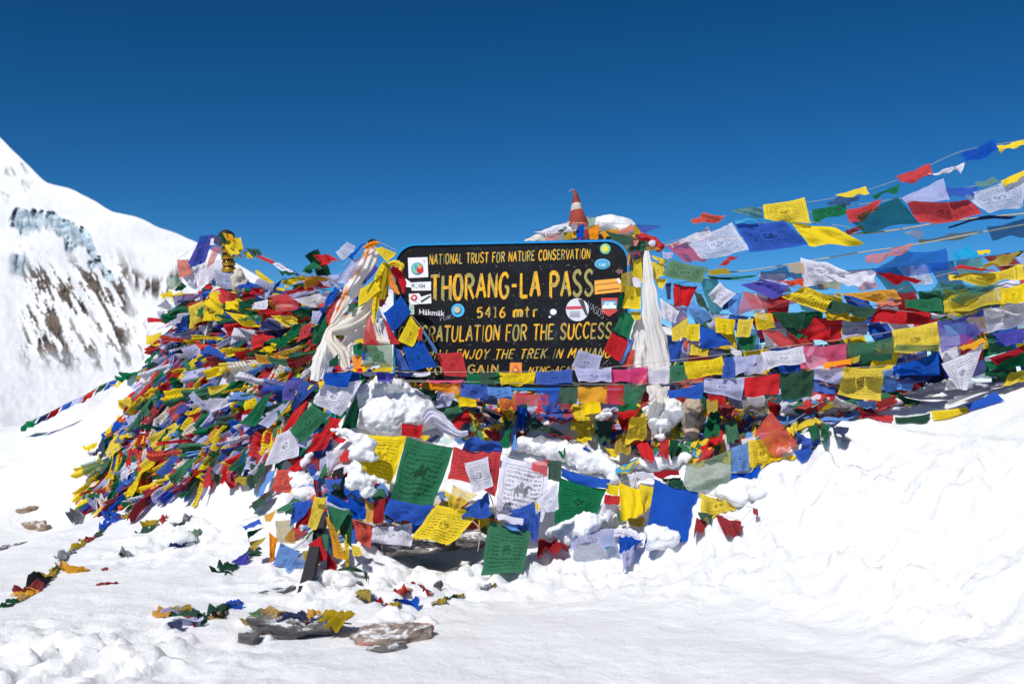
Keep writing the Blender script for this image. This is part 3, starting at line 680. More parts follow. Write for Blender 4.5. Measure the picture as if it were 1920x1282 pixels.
words(s, 'Häkmäk', cx('1', 222, 842), cx('1', 386, 852), 10.5, (225, 225, 230))
s = sticker('round light blue sticker with a pebble', ell(*cx('1', 468, 816), 12.4, 12.6), (70, 180, 225))
pr(s, ell(*cx('1', 466, 814), 7.0, 7.5), (60, 66, 80)); pr(s, ell(*cx('1', 464, 812), 6.2, 6.0), (200, 188, 160))
letter_line('YUKI', cx('1', 345, 882), cx('1', 440, 868), 7, 8, .3, .07, .3, mat=colmat((205, 206, 210)), name='scribble', off=.003, tone=.2, label='white scrawl under the blue sticker')
s = sticker('small dark sticker with a white speech bubble', K1('1036,806 1100,806 1100,864 1038,866'), (26, 28, 36))
pr(s, ell(*cx('1', 1072, 826), 6.0, 5.6), (235, 235, 238)); pr(s, ell(*cx('1', 1050, 858), 2.2, 2), (235, 235, 238)); pr(s, ell(*cx('1', 1072, 826), 1.8, 1.3), (170, 60, 60))
s = sticker('round white sticker with a red band', ell(*cx('1', 1224, 812), 21.5, 21.5, 36), (216, 216, 222))
pr(s, K1('1154,792 1252,788 1254,806 1156,810'), (205, 70, 85)); pr(s, K1('1228,746 1262,748 1292,850 1276,846'), (70, 72, 80))
for k in range(4): pr(s, K1('1175,%d 1240,%d 1240,%d 1175,%d' % (824 + 11 * k, 823 + 11 * k, 827 + 11 * k, 828 + 11 * k)), (165, 166, 176))
letter_line('VAGOS', cx('1', 1285, 800), cx('1', 1388, 872), 12, 14, .25, .07, .2, mat=colmat((190, 192, 198)), name='scribble', off=.0066, tone=.2, label='white scrawl beside the round sticker')
s = sticker('shield shaped red and blue sticker', K1('1374,738 1478,736 1476,822 1424,856 1376,826'), (200, 72, 70))
pr(s, K1('1380,756 1472,754 1470,806 1382,808'), (75, 165, 210)); pr(s, K1('1382,790 1400,772 1416,784 1436,764 1456,782 1470,790 1470,804 1382,806'), (225, 238, 244)); pr(s, K1('1396,766 1460,764 1460,771 1396,773'), (235, 240, 244))
s = sticker('round spiky sun sticker', ell(*cx('1', 1400, 427), 8.6, 8.6, 36, 0, .25), (120, 205, 175)); pr(s, ell(*cx('1', 1400, 427), 6.3, 6.3), (222, 212, 80))
s = sticker('oval sky blue sticker', ell(*cx('1', 1382, 523), 14.6, 9.8, 32), (110, 190, 215)); pr(s, ell(*cx('1', 1382, 523), 12.2, 7.6, 32), (70, 160, 200))
words(s, 'YAK', cx('1', 1358, 540), cx('1', 1406, 540), 6.5, (205, 232, 240))
s = sticker('long orange sticker with a torn corner', K1('1332,628 1478,614 1504,630 1506,698 1334,716'), (240, 172, 70))
pr(s, K1('1340,652 1500,636 1500,640 1340,656'), (170, 90, 50)); pr(s, K1('1350,690 1490,674 1490,680 1350,696'), (150, 90, 45)); pr(s, K1('1470,616 1488,612 1504,640 1488,650'), (235, 232, 230))
s = sticker('orange picture sticker with a red seated figure', K1('798,1146 872,1146 872,1212 794,1212'), (244, 150, 60))
pr(s, K1('808,1206 816,1182 850,1182 860,1206'), (196, 60, 46)); pr(s, ell(*cx('1', 833, 1172), 3.8, 4.2), (214, 120, 80)); pr(s, ell(*cx('1', 833, 1192), 4.5, 2.6), (230, 190, 80))
s = sticker('rusty chipped spot', ell(*cx('1', 1490, 570), 6, 4, 10, 0, .4), (120, 92, 84))

# ---------------------------------------------------------------- strings of flags right of the sign, streaming up to the right
TD = ((1200, 6.0), (1920, 4.95))
string('topmost string of small flags blown against the sky at the right', ((1500, 5.6), (1920, 5.2)), '''
6 1000,275 1150,230 1170,275 1060,290 yellow n a.07
6 1180,280 1315,220 1310,275 1200,292 green n
6 1300,182 1460,120 1472,165 1332,220 red n
6 1440,180 1640,118 1612,168 1520,186 white n
6 1610,72 1770,4 1800,66 1642,115 blue n
6 1768,38 1925,8 1925,38 1806,70 yellow n
''', [(1380, 395, 0), (1560, 372, 0), (1690, 335, 0), (1800, 285, 0), (1920, 262, 0), (2040, 228, 0)])
string('second string from the top with a sheer green flag and long red flag', TD, '''
6 955,318 1020,282 1130,288 1060,325 navy s
6 888,345 1050,315 1060,372 896,412 green n
6 1055,352 1225,288 1205,345 1075,420 red n
6 1062,388 1305,285 1412,412 1140,460 dgreen s
6 1325,290 1528,188 1560,300 1350,322 lav s
6 1522,240 1690,238 1680,292 1560,298 blue n
6 1345,298 1650,298 1720,368 1402,412 red n a.06
6 1680,215 1770,185 1800,215 1690,235 sage s
6 1805,205 1925,148 1925,185 1830,240 yellow n
6 1620,270 1925,168 1925,322 1740,356 white q a.06
''', [(1500, 400, 0), (1700, 370, 0), (1850, 345, 0), (1925, 330, 0), (2040, 300, 0)])
string('string of large flags flying right from the sign post: white, deep blue and yellow', ((1250, 5.85), (1640, 5.35)), '''
6 190,515 385,425 395,470 215,525 white n
6 178,520 270,490 392,600 275,606 red s
6 268,495 500,408 580,545 352,590 white q a.07
6 512,402 610,380 625,402 520,418 cyan n
6 515,412 752,398 866,512 592,550 blue n a.06
6 650,320 852,284 884,412 655,396 yellow n a.06
6 782,402 1000,430 1146,512 872,516 yellow n a.07
6 295,395 360,362 490,388 322,416 coral n a.08
6 490,350 580,332 650,345 640,392 sage s
6 420,628 480,575 530,572 470,610 red n
''', [(1215, 462, 5.98), (1260, 452, 0), (1390, 424, 0), (1500, 415, 0), (1620, 430, 0)])
string('dirty bare cord with dark faded flags crossing the sky at the right', ((1200, 6.0), (1920, 5.1)), '''
6 1545,430 1780,386 1892,388 1572,438 navy n a.03
6 1740,432 1925,388 1925,468 1762,486 navy s
6 1335,458 1425,500 1430,452 1400,440 white s
6 1060,470 1140,440 1132,418 1050,448 red n a.03
6 1400,492 1560,462 1752,448 1420,510 mustard s a.03
''', [(1225, 465, 5.98), (1300, 452, 0), (1440, 445, 0), (1640, 436, 0), (1780, 415, 0), (1925, 400, 0), (2040, 385, 0)], cr=.005)
string('frayed rope right of the sign hung with a blue flag and a white rag', ((1200, 5.95), (1920, 5.0)), '''
6 640,645 760,615 790,682 632,685 navy s
6 765,610 850,600 850,660 790,655 tan s
6 832,578 960,600 1080,660 850,726 white p a.09
6 960,660 1200,640 1190,690 1060,715 white n a.10
6 1145,572 1390,500 1340,560 1162,616 salmon s
6 1340,545 1540,532 1560,642 1172,658 blue s a.07
6 1188,648 1310,662 1436,700 1292,708 dred n
6 1570,560 1645,518 1702,572 1592,592 cyan n
6 1690,545 1760,540 1750,560 1700,565 yellow n
6 1690,625 1790,575 1915,565 1720,628 mustard n
6 1800,575 1920,545 1915,570 1830,590 dgreen n
''', [(1235, 500, 5.9), (1370, 510, 0), (1500, 492, 0), (1610, 474, 0), (1720, 458, 0), (1860, 432, 0), (1925, 420, 0), (2040, 400, 0)], cr=.004)
string('string with large yellow printed flags and a green flag at the right edge', ((1650, 5.35), (1920, 4.9)), '''
6 1552,655 1918,615 1922,690 1550,696 yellow p
6 1530,768 1820,720 1812,800 1535,852 yellow q
6 1815,730 1925,700 1925,800 1808,805 yellow p
6 1500,695 1820,715 1600,802 1465,742 green s
6 1340,782 1520,770 1532,850 1340,836 green n
6 1685,800 1805,785 1800,815 1690,825 dgreen n
6 1610,612 1780,640 1780,652 1560,640 red n a.03
''', [(1640, 560, 0), (1780, 512, 0), (1925, 494, 0), (2040, 480, 0)])
string('string of purple, red, yellow and green flags sloping down right of the sign', ((1330, 5.65), (1800, 5.2)), '''
6 560,742 730,785 822,800 525,855 red s
6 540,712 640,684 786,720 712,786 purple n
6 740,770 850,718 992,770 950,848 yellow n
6 975,780 1210,830 1160,882 950,852 dgreen n
6 1000,752 1285,728 1332,775 1200,802 ochre p a.08
6 1205,822 1466,848 1450,912 1165,892 red n a.06
6 1465,850 1592,858 1590,880 1470,870 white n
6 720,690 850,682 845,722 780,715 coral n
6 1590,880 1722,840 1725,860 1600,890 blue n
''', [(1300, 520, 5.8), (1390, 525, 0), (1500, 540, 0), (1645, 575, 0), (1760, 588, 0), (1860, 575, 0)])
string('bunched string of red and white crumpled flags under the purple flag', ((1400, 5.55), (1750, 5.35)), '''
6 900,868 1036,882 1030,986 838,962 red n a.10
6 1035,880 1166,902 1160,952 1032,978 lav p a.08
6 690,842 862,840 832,932 738,902 dgreen n a.10
6 640,930 720,935 830,1005 740,1020 red n a.09
6 1160,910 1230,915 1260,945 1170,950 blue n
6 740,905 800,925 868,968 820,975 green n
6 1065,860 1150,865 1150,890 1080,890 mustard p
6 1205,790 1330,780 1320,812 1210,822 salmon n a.12
''')
string('string of round bellied yellow flags beside the long white scarf', ((1250, 5.62), (1480, 5.5)), '''
b 590,838 722,750 724,900 602,945 yellow p a.10
b 728,800 824,798 812,952 700,922 yellow n
b 820,815 950,842 1092,970 815,1002 blue n a.09
b 940,742 1108,765 1088,892 950,872 yellow p a.12
b 1130,762 1252,758 1222,902 1112,900 yellow p a.12
b 1250,700 1400,720 1430,830 1280,860 yellow q a.12
b 1110,912 1282,880 1254,1012 1148,1002 green n a.10
b 752,955 892,1000 880,1072 738,1052 yellow p a.08
b 572,970 690,930 652,1102 582,1112 blue n
b 690,930 745,940 700,1010 690,1000 coral n
b 1055,985 1150,1010 1160,1060 1080,1055 white n
b 900,1000 1010,1000 1040,1060 890,1070 navy n a.1
''')
string('string of print flags and a pale green flag tied behind the white scarf', ((1230, 5.72), (1450, 5.55)), '''
b 822,440 962,436 1004,700 922,742 green s
b 610,480 802,500 728,662 622,642 red n a.09
b 582,282 886,350 820,492 524,422 sage p a.07
b 500,590 662,690 622,792 518,762 white p
b 680,700 768,618 932,742 842,812 lblue q
b 980,468 1112,560 990,666 888,572 white p o.05
b 1040,560 1160,560 1120,750 1050,700 lblue n
b 770,530 830,560 900,700 800,640 dgreen n
b 1010,640 1060,600 1050,690 1000,700 navy n
b 890,370 1040,350 1070,410 900,410 mustard p a.08
b 880,420 1280,410 1260,430 900,440 green n a.03
b 545,480 590,470 590,600 560,610 navy n a.1
b 605,520 660,480 670,660 615,660 dred n a.1
''')
# ---------------------------------------------------------------- the strings that cross in front of the sign
string('upper string crossing the bottom of the black sign and running on to the right', ((690, 5.72), (1920, 5.05)), '''
a 285,1140 512,1128 470,1270 300,1262 blue p
a 512,1130 580,1150 560,1290 460,1275 blue p
a 590,1140 712,1138 705,1165 600,1168 lav p a.03
a 700,1140 850,1150 835,1240 720,1230 purple n
a 860,1135 1010,1145 1000,1165 870,1160 navy n a.03
a 935,1140 1140,1142 1140,1166 940,1166 white p a.03
1 520,1215 730,1205 728,1270 525,1275 green n a.06
1 728,1208 958,1204 950,1282 740,1290 yellow p
1 958,1206 1190,1184 1192,1276 966,1282 blue p a.06
5 562,30 792,28 788,122 600,122 lav p
5 790,40 1012,20 1008,128 780,122 pink s
5 1010,22 1140,14 1140,125 1012,130 white s
5 1138,14 1250,8 1245,105 1140,112 green n
b 690,1106 998,1058 1042,1196 720,1240 yellow p
b 1010,1072 1092,1060 1098,1228 1000,1232 blue n
b 1080,1062 1280,1040 1275,1120 1105,1232 lav p
b 1230,1050 1385,1025 1340,1190 1180,1215 lav s
7 392,62 640,25 652,130 428,166 white p
7 640,26 892,8 882,112 628,166 pink s
7 892,6 1165,-30 1160,70 890,100 green s
6 1278,930 1496,890 1512,1032 1284,1042 yellow p
6 1496,890 1722,836 1738,942 1520,1052 purple s
6 1720,832 1925,788 1925,910 1744,944 white p
''', [(585, 700, 5.75), (690, 697, 0), (940, 697, 0), (1100, 692, 0), (1290, 672, 0), (1430, 655, 0), (1670, 622, 0), (1845, 580, 0), (1925, 563, 0), (2040, 530, 0)])
string('lower string crossing just under the black sign', ((690, 5.66), (1920, 5.08)), '''
4 1375,366 1602,364 1588,452 1378,416 orange s
4 1375,350 1620,345 1600,370 1380,368 pink n a.03
4 1600,366 1790,376 1795,492 1592,470 blue n
4 1785,400 1950,392 1965,462 1790,455 lblue p
5 218,190 410,188 410,262 216,260 red s
5 328,150 480,145 476,240 340,246 blue s
5 478,146 586,142 582,248 476,246 dgreen n
5 588,142 766,138 764,242 590,228 ochre n
5 765,134 868,130 866,262 752,250 red s
5 866,130 1000,140 960,250 866,246 green s
5 1060,140 1140,138 1132,235 1060,240 cream s
5 1128,170 1345,118 1338,212 1122,204 blue n
5 1350,90 1590,90 1575,222 1345,176 lav p
7 296,210 500,184 500,302 298,326 red n
7 500,184 700,164 690,330 508,345 dgreen n
7 700,160 872,148 862,242 695,222 lav p
7 695,215 840,250 825,320 700,300 blue n
7 870,144 1122,150 1090,346 840,310 yellow p a.06
7 1095,170 1200,130 1195,220 1110,235 lblue q
7 1160,142 1422,58 1432,190 1156,190 blue n a.07
7 1112,215 1285,235 1270,285 1110,290 lblue n
7 1190,190 1400,190 1350,250 1210,255 navy n
7 1690,120 1925,60 1925,150 1700,170 green n
7 1712,95 1925,20 1925,60 1765,135 dred n a.07
7 1700,170 1850,170 1800,218 1690,210 dgreen n
7 1835,180 1925,165 1925,225 1788,272 yellow p
7 735,235 845,262 840,275 730,245 ochre n
''', [(680, 712, 5.7), (830, 714, 0), (960, 718, 0), (1100, 722, 0), (1260, 720, 0), (1395, 708, 0), (1530, 692, 0), (1670, 684, 0), (1760, 660, 0), (1925, 630, 0)])
string('thin turquoise string of rolled flags stretched across the foot of the sign', ((760, 5.62), (1350, 5.5)), '''
5 0,60 130,62 130,80 0,112 dgreen n a.03
5 40,145 205,165 195,215 50,190 lblue p
5 0,150 40,150 60,190 0,232 blue n
5 330,100 560,105 560,125 330,122 blue n a.03
1 600,1250 720,1255 710,1290 610,1290 dgreen n a.06
5 215,180 330,175 325,190 220,195 red n a.03
''', [(690, 715, 0), (860, 716, 0), (1000, 716, 0), (1150, 720, 0), (1290, 715, 0), (1420, 705, 0)], cr=.0015)
string('big white print flag hanging with dark blue and orange rolls at the right', ((1500, 5.2), (1920, 4.95)), '''
7 1440,130 1690,8 1590,290 1530,285 white p a.06
7 755,125 918,98 915,135 762,165 orange n a.06
7 920,95 970,78 960,115 920,125 mustard n a.06
7 970,75 1155,70 1155,118 985,120 dgreen n
7 1160,55 1180,20 1430,20 1420,60 green s
6 1590,1010 1720,968 1740,985 1620,1020 ochre n
6 1760,950 1925,920 1925,990 1830,1010 purple n
''')
string('string of red, green, yellow and blue flags ending on the snow drift', ((1610, 5.28), (1885, 5.02)), '''
7 968,404 1162,430 1142,536 964,520 red n a.07
7 1170,440 1376,414 1370,500 1175,502 dgreen n a.07
7 1378,402 1588,376 1610,464 1412,520 yellow p a.06
7 1578,370 1750,290 1812,350 1640,426 blue n a.06
''')
string('short string of small flags above the drift with a tilted white print flag', ((1500, 5.5), (1760, 5.35)), '''
7 825,315 990,385 920,500 800,355 white p
7 940,345 1062,345 1058,405 985,395 lblue p
7 1070,340 1185,310 1150,390 1065,405 red n
7 1120,370 1240,330 1250,420 1125,420 navy s
7 1185,300 1320,350 1300,372 1190,330 dgreen n
7 1265,345 1320,370 1270,420 1225,425 yellow n
7 1310,355 1425,395 1300,395 1310,370 grey s
7 635,400 780,340 730,470 620,478 red n a.1
7 740,390 850,430 840,500 735,450 lav n
''')
string('string on the snow with a large pale green horse flag and an orange sheer flag', ((1280, 5.22), (1520, 5.12)), '''
5 1510,510 1616,470 1616,642 1508,662 lblue p
5 1612,470 1800,420 1760,630 1618,638 yellow p
5 1238,616 1512,515 1512,742 1218,780 sage q h a.07
5 1510,660 1762,640 1690,742 1506,712 blue n a.07
7 450,402 620,590 480,682 355,542 coral s
7 470,510 560,520 545,620 470,600 orange s
7 560,660 612,692 430,812 480,735 yellow n a.08
7 400,690 560,670 500,745 405,725 yellow n a.08
7 590,522 802,590 640,615 605,560 blue n
7 580,640 665,600 712,655 632,712 blue n
7 655,640 750,620 720,655 660,680 dgreen n a.1
5 1215,700 1130,715 1130,740 1240,760 dgreen n
''', [(1280, 880, 0), (1380, 840, 0), (1450, 810, 0), (1510, 775, 0)])
# ---------------------------------------------------------------- big flags in front
string('main string of big horse print flags over the snow in front of the sign', ((660, 5.36), (1320, 5.2)), '''
4 890,720 1216,742 1105,1082 872,1010 yellow p h a.06 l.10
4 1220,752 1546,824 1412,1236 1090,1196 green p h a.06 o.03 l.16
4 1548,826 1886,858 1842,1182 1508,1062 red p l.12
5 140,556 412,620 385,960 76,930 white p h a.06 o.02 l.14
5 315,592 410,580 400,682 308,640 red s
5 405,580 492,592 486,716 402,700 dgreen n a.12
5 490,628 786,700 756,762 488,690 blue n a.08
5 480,690 762,758 702,902 450,962 green p a.07 l.08
5 762,724 836,738 832,802 756,786 yellow n
5 834,714 962,760 985,916 846,946 yellow n l.10
5 956,726 1088,750 1002,902 968,880 yellow p o.03
5 1050,700 1312,780 1272,1072 985,1120 blue n a.06 l.27
5 1320,788 1612,850 1492,922 1330,896 yellow p o.12 l.12
4 1600,860 1890,860 1900,800 1640,760 blue n
''', [(672, 808, 0), (762, 818, 0), (850, 842, 0), (940, 850, 0), (1010, 872, 0), (1050, 876, 0), (1140, 902, 0), (1230, 900, 0), (1310, 925, 0), (1400, 945, 0)])
string('lower front string with a wide yellow flag and a green flag touching the snow', ((600, 5.2), (1020, 4.98)), '''
8 640,80 885,165 880,232 640,140 blue n a.12
8 760,90 890,150 880,240 800,240 blue n a.12
8 870,110 935,150 930,262 885,270 ochre n a.1
8 930,130 1002,110 990,272 930,272 dred n a.1
8 1025,110 1310,160 1210,290 985,222 blue n l.06
8 780,198 926,286 902,420 830,372 coral n
8 926,286 1170,264 1160,418 908,386 white p
8 1170,240 1290,168 1220,300 1162,312 blue n
8 1310,148 1602,190 1412,422 1164,372 yellow p a.07 l.12 f
8 1420,30 1572,90 1442,192 1388,162 yellow q
8 1450,206 1640,76 1672,232 1452,246 blue p l.06
8 1650,250 1905,318 1860,570 1590,590 green p a.06 l.14
4 1618,936 1792,884 1816,1102 1690,1152 white p o.07 l.02
8 1690,200 1860,240 1850,290 1700,250 white n
8 1730,262 1800,270 1850,330 1760,300 lblue n
''')
string('small string with two blue flags over the white horse flag', ((950, 5.04), (1060, 5.02)), '''
5 172,890 330,832 346,992 226,1042 blue p
5 298,930 366,890 342,1088 310,1062 blue n
5 332,826 468,718 478,882 396,906 white p
5 325,830 360,850 350,892 330,870 yellow n
''')
string('half buried string of red rags and sheer white flags at the slope foot', ('g', .07), '''
5 345,1058 522,1070 522,1122 350,1150 dred n a.12
5 560,1020 800,1002 822,1130 530,1142 lav q a.08
5 740,1040 798,1030 796,1110 738,1112 cyan s
5 830,1018 982,1060 930,1120 840,1142 blue n
5 850,1140 935,1100 920,1200 862,1262 lav p a.1
5 570,1000 900,985 970,1040 700,1020 white n a.07
''')
string('string of red rags pressed into the snow right of the big blue flag', ('g', .05), '''
5 1300,930 1362,958 1345,1010 1278,1052 dred n
5 1310,895 1400,910 1390,950 1310,925 dgreen n
5 1408,908 1572,945 1560,1012 1470,1022 dred n a.12
5 1640,870 1670,880 1675,920 1640,905 dred n a.1
5 1090,700 1210,690 1190,745 1120,720 dgreen n
''')
string('string with a red and white striped flag and a muted yellow tail', ((1120, 5.22), (1240, 5.2)), '''
5 755,795 840,835 775,972 712,892 white n
5 750,790 845,800 838,860 740,850 red n
5 885,930 990,930 980,985 890,970 mustard p a.1
5 820,900 850,900 850,960 830,950 green n
''')
string('small blue and yellow knot of flags with white print tails on the snow', ('g', .10), '''
5 815,640 950,568 930,620 825,672 cyan n a.12
5 850,625 955,575 948,610 855,680 yellow n a.12
5 880,660 935,665 958,785 905,735 white p
5 935,650 1040,660 1060,700 940,700 white p a.1
5 1040,652 1190,635 1200,670 1050,682 dred n a.12
''')
string('string of yellow, red and green print flags at the foot of the white scarf', ('g', .10), '''
5 555,258 655,270 668,470 545,412 yellow p a.08
5 600,400 660,420 635,500 580,470 yellow p
5 680,350 800,345 790,470 690,478 dgreen n
5 820,290 960,270 900,420 840,380 red n a.12
5 895,330 1000,310 1000,450 875,490 yellow p a.09
5 820,430 900,420 910,560 800,570 mustard p
5 740,505 800,520 830,570 770,540 yellow n
5 925,470 1005,465 1055,595 1000,600 red n
5 1080,470 1135,450 1130,575 1085,560 red n
5 1140,450 1200,470 1160,578 1135,570 dgreen n
5 350,310 530,275 560,350 400,350 blue n a.08
5 410,330 565,290 575,360 420,385 coral s
5 215,180 285,260 275,395 225,390 blue n
5 150,220 215,180 205,370 155,350 yellow n
5 105,505 185,345 190,420 185,520 green n
5 185,400 215,350 220,520 190,540 lblue n
5 220,380 330,330 540,445 430,430 dgreen n
5 580,480 630,500 680,535 620,525 blue n
5 470,540 540,430 520,530 490,560 green n
5 400,430 530,450 560,470 430,445 red n
5 100,240 160,210 150,290 110,290 yellow n
''')
string('string of small green and red flags knotted right of the tan sack', ('g', .14), '''
7 75,330 145,330 140,400 80,405 mustard n a.1
7 100,410 150,400 150,550 60,545 green n
7 30,622 165,518 188,602 60,625 red n
7 180,470 240,440 270,560 200,600 green n
7 150,365 240,375 215,450 160,450 dred n a.1
7 230,385 300,390 290,460 245,460 yellow q
7 280,340 400,330 440,420 300,450 grey s
7 430,340 510,370 500,430 440,410 dred n
7 480,430 620,430 590,480 500,470 lblue p
7 540,500 605,470 590,540 560,560 yellow n
7 660,480 720,450 740,570 680,560 green n
7 740,470 800,490 770,570 735,560 green n
7 805,490 905,500 880,545 820,540 navy n
''')
string('string tied at the left end of the sign foot with green, yellow and blue flags', ('g', .10), '''
4 1370,520 1450,455 1650,530 1515,662 green p a.06
4 1520,640 1640,560 1680,620 1570,690 red n
4 1655,565 1710,620 1800,780 1690,700 yellow n
4 1660,640 1700,640 1770,790 1660,700 sage n
4 1180,350 1370,420 1390,520 1290,430 dgreen n
4 1190,345 1290,380 1375,500 1300,450 yellow n
4 1110,330 1180,325 1175,415 1120,370 red n
4 1185,600 1330,575 1320,745 1190,735 red n a.08
4 990,290 1120,300 1090,380 1010,365 purple n
4 920,290 1000,300 1010,370 940,330 yellow n
4 1640,760 1890,840 1880,860 1620,840 blue n
4 1880,480 2000,470 1990,560 1890,580 yellow n
4 1310,735 1380,740 1360,775 1320,770 yellow n
4 1700,510 1890,600 1860,640 1720,560 navy n
''')

mixc = lambda k, n: [['blue', 'white', 'red', 'green', 'yellow'][(k + i) % 5] for i in range(n)]
hang('string of mixed flags just below the purple and yellow flags at right', (1390, 548), (2000, 520), 5.9, 5.35, 14, mixc(1, 13), .19, .25, rs=21)
hang('string of pale flags behind the frayed rope at the right', (1420, 512), (2000, 455), 6.0, 5.4, 14, ['lav', 'navy', 'mustard', 'salmon', 'dgreen', 'white', 'navy', 'sage', 'dred', 'lav', 'blue'], .15, .45, rs=22, styles='sqnps')
hang('string of mixed flags at the height of the big yellow print flags', (1500, 585), (2000, 495), 5.8, 5.3, 16, mixc(3, 11), .19, .3, rs=23)
hang('low string of mixed flags above the upper sign string at right', (1330, 615), (2000, 560), 5.75, 5.3, 18, mixc(4, 14), .19, .2, rs=24)
hang('string of mixed flags between the two sign strings at right', (1290, 655), (2000, 600), 5.7, 5.3, 14, mixc(2, 14), .18, .15, rs=25)
hang('dark string of navy and green flags low behind the right strings', (1560, 655), (2010, 600), 6.2, 5.7, 12, ['navy', 'dgreen', 'blue', 'dred', 'navy', 'purple', 'dgreen', 'blue', 'dred', 'navy'], .17, .1, rs=2, drop=1.1)
hang('second dark string of flags close above the right snow ledge', (1520, 690), (2000, 652), 6.05, 5.6, 8, ['blue', 'dgreen', 'lblue', 'dred', 'navy', 'blue', 'lav', 'dgreen', 'purple', 'blue'], .15, .1, rs=3)
hang('string of mixed flags behind the yellow print flags at right', (1420, 600), (1990, 545), 6.1, 5.6, 10, ['purple', 'lav', 'coral', 'dgreen', 'ochre', 'blue', 'lav', 'dred', 'dgreen', 'yellow', 'blue', 'lav'], .15, .15, rs=4)
hang('string of red and lavender flags behind the round yellow flags', (1250, 570), (1640, 590), 5.95, 5.9, 16, ['red', 'green', 'lav', 'blue', 'dred', 'lav', 'green', 'red', 'navy', 'white'], .14, .05, rs=5)
hang('string of green and navy flags low behind the round yellow flags', (1240, 625), (1620, 640), 5.9, 5.85, 14, ['blue', 'lav', 'dgreen', 'red', 'navy', 'yellow', 'dgreen', 'blue', 'dred', 'lav'], .13, .05, rs=6)
hang('string of flags in the shade under the upper sign string at right', (1260, 690), (1640, 690), 5.8, 5.7, 10, ['red', 'lav', 'navy', 'dgreen', 'dred', 'blue', 'yellow', 'navy', 'lav', 'dgreen'], .13, 0, rs=7)
hang('string of flags hanging low behind the tan sack', (1250, 735), (1620, 730), 5.7, 5.6, 8, ['dred', 'green', 'red', 'navy', 'white', 'dgreen', 'blue', 'lav', 'red', 'navy'], .12, 0, rs=8)
hang('string of flags in shade under the left part of the sign', (780, 728), (1200, 735), 5.78, 5.74, 8, ['dgreen', 'lav', 'yellow', 'navy', 'red', 'dgreen', 'blue', 'dred', 'yellow', 'navy', 'green'], .11, 0, rs=9)

# ---------------------------------------------------------------- hand placed strings on the left heap
string('string of blue, white and green flags hanging left of the snow patch', ((560, 5.75), (680, 5.6)), '''
4 640,370 905,345 742,610 545,512 white p a.06
4 548,520 672,590 490,792 388,706 green n a.05
4 860,455 880,560 862,692 752,696 dgreen n
4 630,300 840,290 800,402 650,390 blue p
4 690,610 758,620 640,832 505,862 red p a.06
4 690,720 790,770 760,800 690,780 red n
4 300,738 440,650 462,880 214,956 white p a.05
4 430,790 560,740 520,830 470,830 lav n
4 480,890 520,930 440,1000 380,980 red n
4 300,985 480,960 440,1180 250,1130 coral p a.08 f
4 545,890 640,900 610,990 520,960 dred n a.1
4 515,920 580,950 570,1040 520,1000 blue n
4 600,900 690,860 700,990 600,1010 lav p a.1
4 740,860 800,840 810,920 740,930 red n
4 650,850 780,830 690,1010 660,1000 white s
''')
string('red, white and green string at the lower edge of the heap over snow', ('g', .10), '''
4 130,690 290,685 260,800 75,842 red q a.07
4 100,800 215,780 190,960 70,1000 lav p
4 272,800 290,790 212,940 115,952 red n
4 250,720 320,690 310,780 260,790 coral n
4 110,950 225,940 150,1110 105,1120 dgreen n
4 240,1000 300,980 190,1170 155,1175 lblue n a.06
4 -20,800 100,860 0,940 -60,930 blue n a.08
4 -30,930 95,900 70,1010 -50,1020 white p a.05
4 0,1040 105,1020 100,1070 10,1085 mustard p
4 200,1160 280,1140 160,1240 100,1245 dgreen n
4 210,1150 280,1110 200,1180 180,1190 dred n
4 700,990 770,960 770,1040 690,1040 black n a.1
4 560,1040 590,1060 580,1180 560,1100 dred n
4 650,1050 770,1030 720,1130 640,1110 blue n a.1
4 680,1080 760,1070 740,1110 690,1120 dgreen n
4 770,1080 920,1120 900,1170 780,1150 blue n a.1
''')
string('string of yellow, blue and white strips slanting down beside the white scarf', ((480, 6.2), (620, 5.95)), '''
4 480,350 590,380 400,590 420,480 blue n a.05
4 410,380 560,380 385,560 330,620 yellow n a.08
4 360,350 480,340 430,490 330,500 purple n
4 270,430 200,470 40,660 150,680 green n a.05
4 330,520 410,480 250,690 165,655 lav p a.06
4 70,490 150,470 170,520 60,560 yellow p
4 520,560 600,560 470,760 380,700 green n
4 390,560 470,590 420,680 350,660 black s
4 590,360 640,350 620,420 600,430 yellow n
''')
string('string blown to the right from the golden finial with green, red and white flags', ((440, 7.9), (640, 6.9)), '''
f 362,145 500,158 522,218 440,240 dgreen n
f 478,200 672,285 642,330 468,252 red n
f 642,310 720,303 905,420 800,422 white n
f 870,385 945,430 930,445 880,425 blue n
f 330,195 360,210 460,262 380,250 yellow n a.08
''', [(430, 468, 7.9), (470, 470, 0), (520, 492, 0), (560, 512, 0), (620, 520, 0)])
string('string of red and green flags flying above the ridge beside the white scarf', ((560, 6.9), (700, 6.3)), '''
f 1090,222 1250,212 1382,280 1200,362 red n a.09
f 968,392 1090,290 1202,370 1040,432 green n
f 720,395 800,430 945,432 760,460 green n
f 1130,445 1402,400 1345,582 1232,562 lav s
f 1018,460 1076,438 1242,580 1028,614 red n
f 720,522 860,460 1034,452 850,555 yellow p
f 868,552 1000,500 1022,590 880,604 dgreen n
f 700,610 800,560 880,600 690,630 yellow n
f 640,570 800,460 780,500 660,630 navy n
f 448,388 482,385 662,520 562,572 yellow n a.08
''', [(565, 515, 0), (600, 505, 0), (640, 485, 0), (685, 468, 6.25)])
